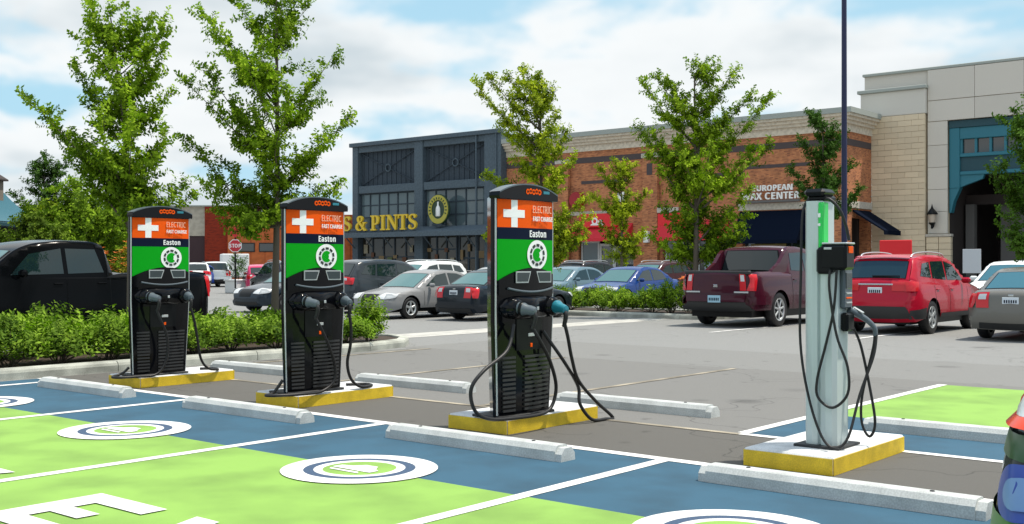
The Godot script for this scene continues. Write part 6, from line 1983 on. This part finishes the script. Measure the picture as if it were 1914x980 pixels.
func cars():
	var q := "cars parked across the drive aisle"
	# row across the aisle, tails or noses to the aisle
	car("pickup", "pickup_truck", paint(lin(0.050, 0.007, 0.017)), "maroon four-door pickup parked with its tailgate to the aisle", "pickup truck", q, W(-13.45, 0, 26.9), 0.0, {"scale": 1.12, "spokes": 7, "plate": M.plate_blue})
	car("suv", "parked_car", paint(lin(0.42, 0.006, 0.025)), "bright red SUV with roof rails, seen from behind", "car", q, W(-9.4, 0, 26.05), 0.0, {"scale": 1.03, "spokes": 6})
	car("sedan", "parked_car", paint(lin(0.16, 0.155, 0.14)), "grey-beige sedan at the right edge with a red tail light", "car", q, W(-6.4, 0, 25.4), 0.0, {"spokes": 7})
	car("sedan", "parked_car", paint(lin(0.012, 0.018, 0.026)), "dark navy sedan seen from behind, beside the silver sedan", "car", q, W(-20.45, 0, 24.4), 0.0, {"scale": 0.95, "spokes": 5})
	car("sedan", "parked_car", paint(lin(0.25, 0.255, 0.26)), "silver sedan facing the aisle beyond the second charger", "car", q, W(-23.0, 0, 23.6), PI, {"scale": 0.94, "spokes": 5})
	car("wagon", "parked_car", paint(lin(0.035, 0.045, 0.055)), "dark grey wagon behind the silver sedan's nose", "car", q, W(-26.5, 0, 25.4), 0.0, {"spokes": 5})
	car("sedan", "parked_car", paint(lin(0.02, 0.032, 0.045)), "dark sedan facing the aisle beyond the slim tree trunk", "car", q, W(-29.2, 0, 24.2), PI, {"spokes": 5})
	# second row
	var q2 := "cars parked in the second row"
	car("sedan", "parked_car", paint(lin(0.012, 0.045, 0.19)), "blue sedan facing the aisle behind the planted island", "car", q2, W(-22.15, 0, 33.2), PI, {"spokes": 5})
	car("sedan", "parked_car", paint(lin(0.12, 0.20, 0.25)), "pale blue-grey sedan mostly hidden left of the blue sedan", "car", q2, W(-25.2, 0, 33.6), PI, {"far": true})
	car("suv", "parked_car", paint(lin(0.72, 0.74, 0.74)), "white SUV between the grey wagon and the silver sedan's roof", "car", q2, W(-32.5, 0, 33.2), PI, {"far": true})
	car("sedan", "parked_car", paint(lin(0.72, 0.75, 0.75)), "white sedan behind the grey-beige sedan at the right", "car", q2, W(-9.75, 0, 35.8), PI, {"far": true, "scale": 1.12})
	car("sedan", "parked_car", paint(lin(0.3, 0.32, 0.33)), "grey car behind the dark sedan's roof", "car", q2, W(-28.2, 0, 33.0), PI, {"far": true})
	# far rows
	var q3 := "cars in the far rows"
	car("suv", "parked_car", paint(lin(0.02, 0.02, 0.024)), "black SUV before the shop with the red awning", "car", q3, W(-31.0, 0, 43.5), 0.0, {"far": true})
	car("suv", "parked_car", paint(lin(0.045, 0.012, 0.016)), "dark red SUV right of the black SUV before the shops", "car", q3, W(-28.2, 0, 44.5), PI, {"far": true})
	car("wagon", "parked_car", paint(lin(0.02, 0.024, 0.035)), "black car before the grey restaurant's left window", "car", q3, W(-43.0, 0, 45.0), 0.3, {"far": true})
	car("suv", "parked_car", paint(lin(0.03, 0.03, 0.04)), "dark SUV right of the planter pot in the distance", "car", q3, W(-39.6, 0, 31.6), 1.2, {"far": true})
	car("pickup", "pickup_truck", paint(lin(0.55, 0.60, 0.62)), "pale silver pickup in the distance left of the planter pot", "pickup truck", q3, W(-67.5, 0, 47.9), 1.0, {"far": true})
	car("suv", "parked_car", paint(lin(0.75, 0.76, 0.76)), "white car in the distance beside the black pickup's tail light", "car", q3, W(-64.5, 0, 44.0), 1.1, {"far": true})
	car("hatch", "parked_car", paint(lin(0.55, 0.05, 0.14)), "pink-red small car in the distance right of the planter pot", "car", q3, W(-49.8, 0, 38.4), 0.9, {"far": true})
	car("hatch", "parked_car", paint(lin(0.02, 0.05, 0.25)), "small blue car in the distance left of the silver pickup", "car", q3, W(-66.0, 0, 45.6), 0.6, {"far": true})
	# black pickup beyond the left bed
	var black_paint := mat(lin(0.003, 0.0035, 0.0045), 0.16)
	black_paint.metallic_specular = 0.22
	car("truck", "pickup_truck", black_paint, "big black crew-cab pickup parked beyond the left bed", "pickup truck", "", W(-19.3, 0, 10.05), PI, {"spokes": 6})
	# hatchback at the right edge, wrapped in painted pictures
	var near := car("hatch", "wrapped_car", paint(lin(0.05, 0.055, 0.06)), "hatchback at the right edge wrapped in green, with a painted blue globe", "car", "", W(0.155, 0, 4.90), 0.0, {"scale": 1.14, "spokes": 5})
	print_wrap(near, last_shape)


# the printed wrap of the near hatchback
func print_wrap(root: Node3D, S: Shape):
	var L := S.L
	var leafy := mat(lin(0.05, 0.17, 0.03), 0.35)
	var deep := mat(lin(0.015, 0.07, 0.02), 0.35)
	var blue := mat(lin(0.02, 0.06, 0.36), 0.3)
	var pale := mat(lin(0.14, 0.26, 0.55), 0.3)
	var b := MB.new()
	S.side(b, PackedVector2Array([Vector2(3.3, 0.5), Vector2(L - 0.002, 0.5), Vector2(L - 0.002, 0.835), Vector2(3.3, 0.84)]), 0, 0.004, Vector2(0.04, 0.08), [-1.0])
	part(root, "printed_field", b, leafy)
	for q in [[0.0, 0.066, 0.006, blue], [0.012, 0.038, 0.008, pale]]:
		b = MB.new()
		var poly := PackedVector2Array()
		for k in 24: poly.append(Vector2(minf(4.265 + q[0] + cos(TAU * k / 24) * q[1] * 1.2, L - 0.002), 0.888 + sin(TAU * k / 24) * q[1] * 0.8))
		S.side(b, poly, 0, q[2], Vector2(0.03, 0.04), [-1.0])
		part(root, "printed_globe", b, q[3])
	b = MB.new()
	S.side(b, PackedVector2Array([Vector2(3.6, 0.945), Vector2(4.29, 0.945), Vector2(4.27, 0.99), Vector2(3.6, 0.99)]), 0, 0.004, Vector2(0.04, 0.04), [-1.0])
	part(root, "printed_leaves", b, deep)
	# tall rear lamp on the left pillar: red frame, clear centre
	b = MB.new()
	S.side(b, PackedVector2Array([Vector2(4.10, 0.995), Vector2(4.255, 0.995), Vector2(4.215, 1.05), Vector2(4.13, 1.095), Vector2(4.07, 1.095)]), 0, 0.014, Vector2(0.03, 0.03), [-1.0])
	var lamp := part(root, "tall_rear_lamp", b, mat(lin(0.80, 0.055, 0.012), 0.2))
	b = MB.new()
	S.side(b, PackedVector2Array([Vector2(4.135, 1.012), Vector2(4.225, 1.012), Vector2(4.19, 1.045), Vector2(4.125, 1.075)]), 0, 0.018, Vector2(0.03, 0.03), [-1.0])
	part(lamp, "clear_lens", b, M.clear_lens)


# ---------------------------------------------------------------- street furniture
func street_things():
	var o := thing("light_pole", W(-12.97, 0, 30.5), "tall slim navy lamp pole rising behind the slim charging post", "light pole")
	var b := MB.new()
	b.lathe([Vector2(0.28, 0), Vector2(0.28, 0.75), Vector2(0.26, 0.8), Vector2(0, 0.8)], 20)
	part(o, "concrete_base", b, M.concrete)
	b = MB.new()
	b.tube([Vector3(0, 0.8, 0), Vector3(0, 5.5, 0), Vector3(0, 10.5, 0)], 0.085, 0.07, 14)
	b.box(Vector3(0, 0.82, 0), Vector3(0.3, 0.04, 0.3), 0.01)
	part(o, "shaft", b, M.pole_blue)
	b = MB.new()
	b.box(Vector3(0, 10.45, 0), Vector3(1.6, 0.08, 0.08), 0.02)
	for s in [-1, 1]: b.box(Vector3(s * 0.95, 10.47, 0), Vector3(0.6, 0.14, 0.35), 0.04)
	part(o, "lamp_head", b, M.pole_blue)
	# stop sign
	o = thing("stop_sign", W(-40.7, 0, 29.9), "red octagonal stop sign in the distance between the first two chargers", "sign", "", deg_to_rad(48))
	b = MB.new(); b.tube([Vector3(0, 0, -0.05), Vector3(0, 3.1, -0.05)], 0.035, 0.035, 8); part(o, "post", b, M.black)
	var oc := PackedVector2Array()
	var oi := PackedVector2Array()
	for k in 8:
		oc.append(Vector2(cos(PI / 8 + k * PI / 4), sin(PI / 8 + k * PI / 4)) * 0.30 + Vector2(0, 2.38))
		oi.append(Vector2(cos(PI / 8 + k * PI / 4), sin(PI / 8 + k * PI / 4)) * 0.27 + Vector2(0, 2.38))
	b = MB.new(); b.prism(oc, 0.02); var pl := part(o, "plate", b, M.white_print)
	b = MB.new(); b.prism(oi, 0.024); part(pl, "red_face", b, mat(lin(0.5, 0.015, 0.03), 0.4))
	text(pl, "lettering", "STOP", 0.165, M.white_print, Vector3(0, 2.38, 0.026), 0, 0.006, true, 0.9)
	b = MB.new(); b.prism(PackedVector2Array([Vector2(0, 2.74), Vector2(0.24, 2.98), Vector2(0, 3.22), Vector2(-0.24, 2.98)]), 0.02); part(o, "diamond_plate", b, M.red_cloth)
	# planter pot
	o = thing("planter_pot", W(-50.0, 0, 36.9), "white square planter pot with a leafy plant in the distance", "planter")
	b = MB.new(); b.box(Vector3(0, 0.35, 0), Vector3(1.0, 0.7, 1.0), 0.05); b.box(Vector3(0, 0.72, 0), Vector3(1.1, 0.1, 1.1), 0.03)
	part(o, "pot", b, M.white_wall)
	b = MB.new(); b.box(Vector3(0, 0.755, 0), Vector3(0.9, 0.03, 0.9)); part(o, "soil", b, M.soil)
	shrub("potted_plant", W(-50.0, 0.75, 36.9), 0.65, 1.3, 0.65, 120, "leafy green plant growing in the white planter pot", "", Color(0.02, 0.06, 0.01), Color(0.07, 0.15, 0.02), 1.4)
	# white box truck body far off
	o = thing("box_truck", W(-79.0, 0, 57.9), "white box truck in the distance behind the stop sign", "truck", "", 1.0)
	b = MB.new(); b.box(Vector3(0, 1.55, 0.6), Vector3(2.2, 1.9, 3.6), 0.05); part(o, "box", b, M.white_wall)
	b = MB.new(); b.box(Vector3(0, 1.2, -1.9), Vector3(2.0, 1.5, 1.3), 0.25); part(o, "cab", b, M.white_wall)
	b = MB.new(); b.box(Vector3(0, 1.5, -2.5), Vector3(1.7, 0.5, 0.15), 0.03); part(o, "windshield", b, M.car_glass)
	for z in [-1.8, 1.6]:
		for s in [-1.0, 1.0]: wheel(o, Vector3(s * 0.95, 0.38, z), 0.38, s, 5)
	# red box sign and white board before the stone building
	o = thing("red_sign_box", W(-22.6, 0, 60.0), "plain red sign panel above the red SUV's roof", "sign")
	b = MB.new(); b.box(Vector3(0, 2.45, 0), Vector3(1.75, 0.9, 0.16), 0.03); part(o, "panel", b, M.red_sign)
	b = MB.new()
	for s in [-0.7, 0.7]: b.tube([Vector3(s, 0, 0), Vector3(s, 2.1, 0)], 0.05, 0.05, 8)
	part(o, "posts", b, M.black)
	o = thing("notice_board", W(-19.2, 0, 62.0), "small white notice board before the dark archway", "sign")
	b = MB.new(); b.box(Vector3(0, 1.75, 0), Vector3(0.95, 1.3, 0.06), 0.01); part(o, "board", b, mat(lin(0.5, 0.53, 0.56), 0.6))
	b = MB.new()
	for s in [-0.4, 0.4]: b.tube([Vector3(s, 0, -0.03), Vector3(s, 1.2, -0.03)], 0.03, 0.03, 6)
	part(o, "legs", b, M.black)
	# white slatted rack beside the slim trunk
	o = thing("slatted_rack", W(-19.75, 0, 16.1), "white slatted stand with a small red disc behind the second charger", "rack", "", deg_to_rad(45))
	b = MB.new()
	for s in [-0.16, 0.16]: b.box(Vector3(s, 0.55, 0), Vector3(0.03, 1.1, 0.03), 0.006)
	part(o, "frame", b, M.white_wall)
	for k in 5:
		b = MB.new(); b.box(Vector3(0, 0.15 + k * 0.15, 0), Vector3(0.29, 0.07, 0.02), 0.005)
		part(o, "slat", b, M.white_wall)
	b = MB.new(); b.lathe([Vector2(0, 0.02), Vector2(0.06, 0.02), Vector2(0.06, -0.01), Vector2(0, -0.01)], 14, Transform3D(Basis(Vector3.RIGHT, PI / 2), Vector3(0, 0.95, 0.02)), true)
	part(o, "red_disc", b, M.red_sign)
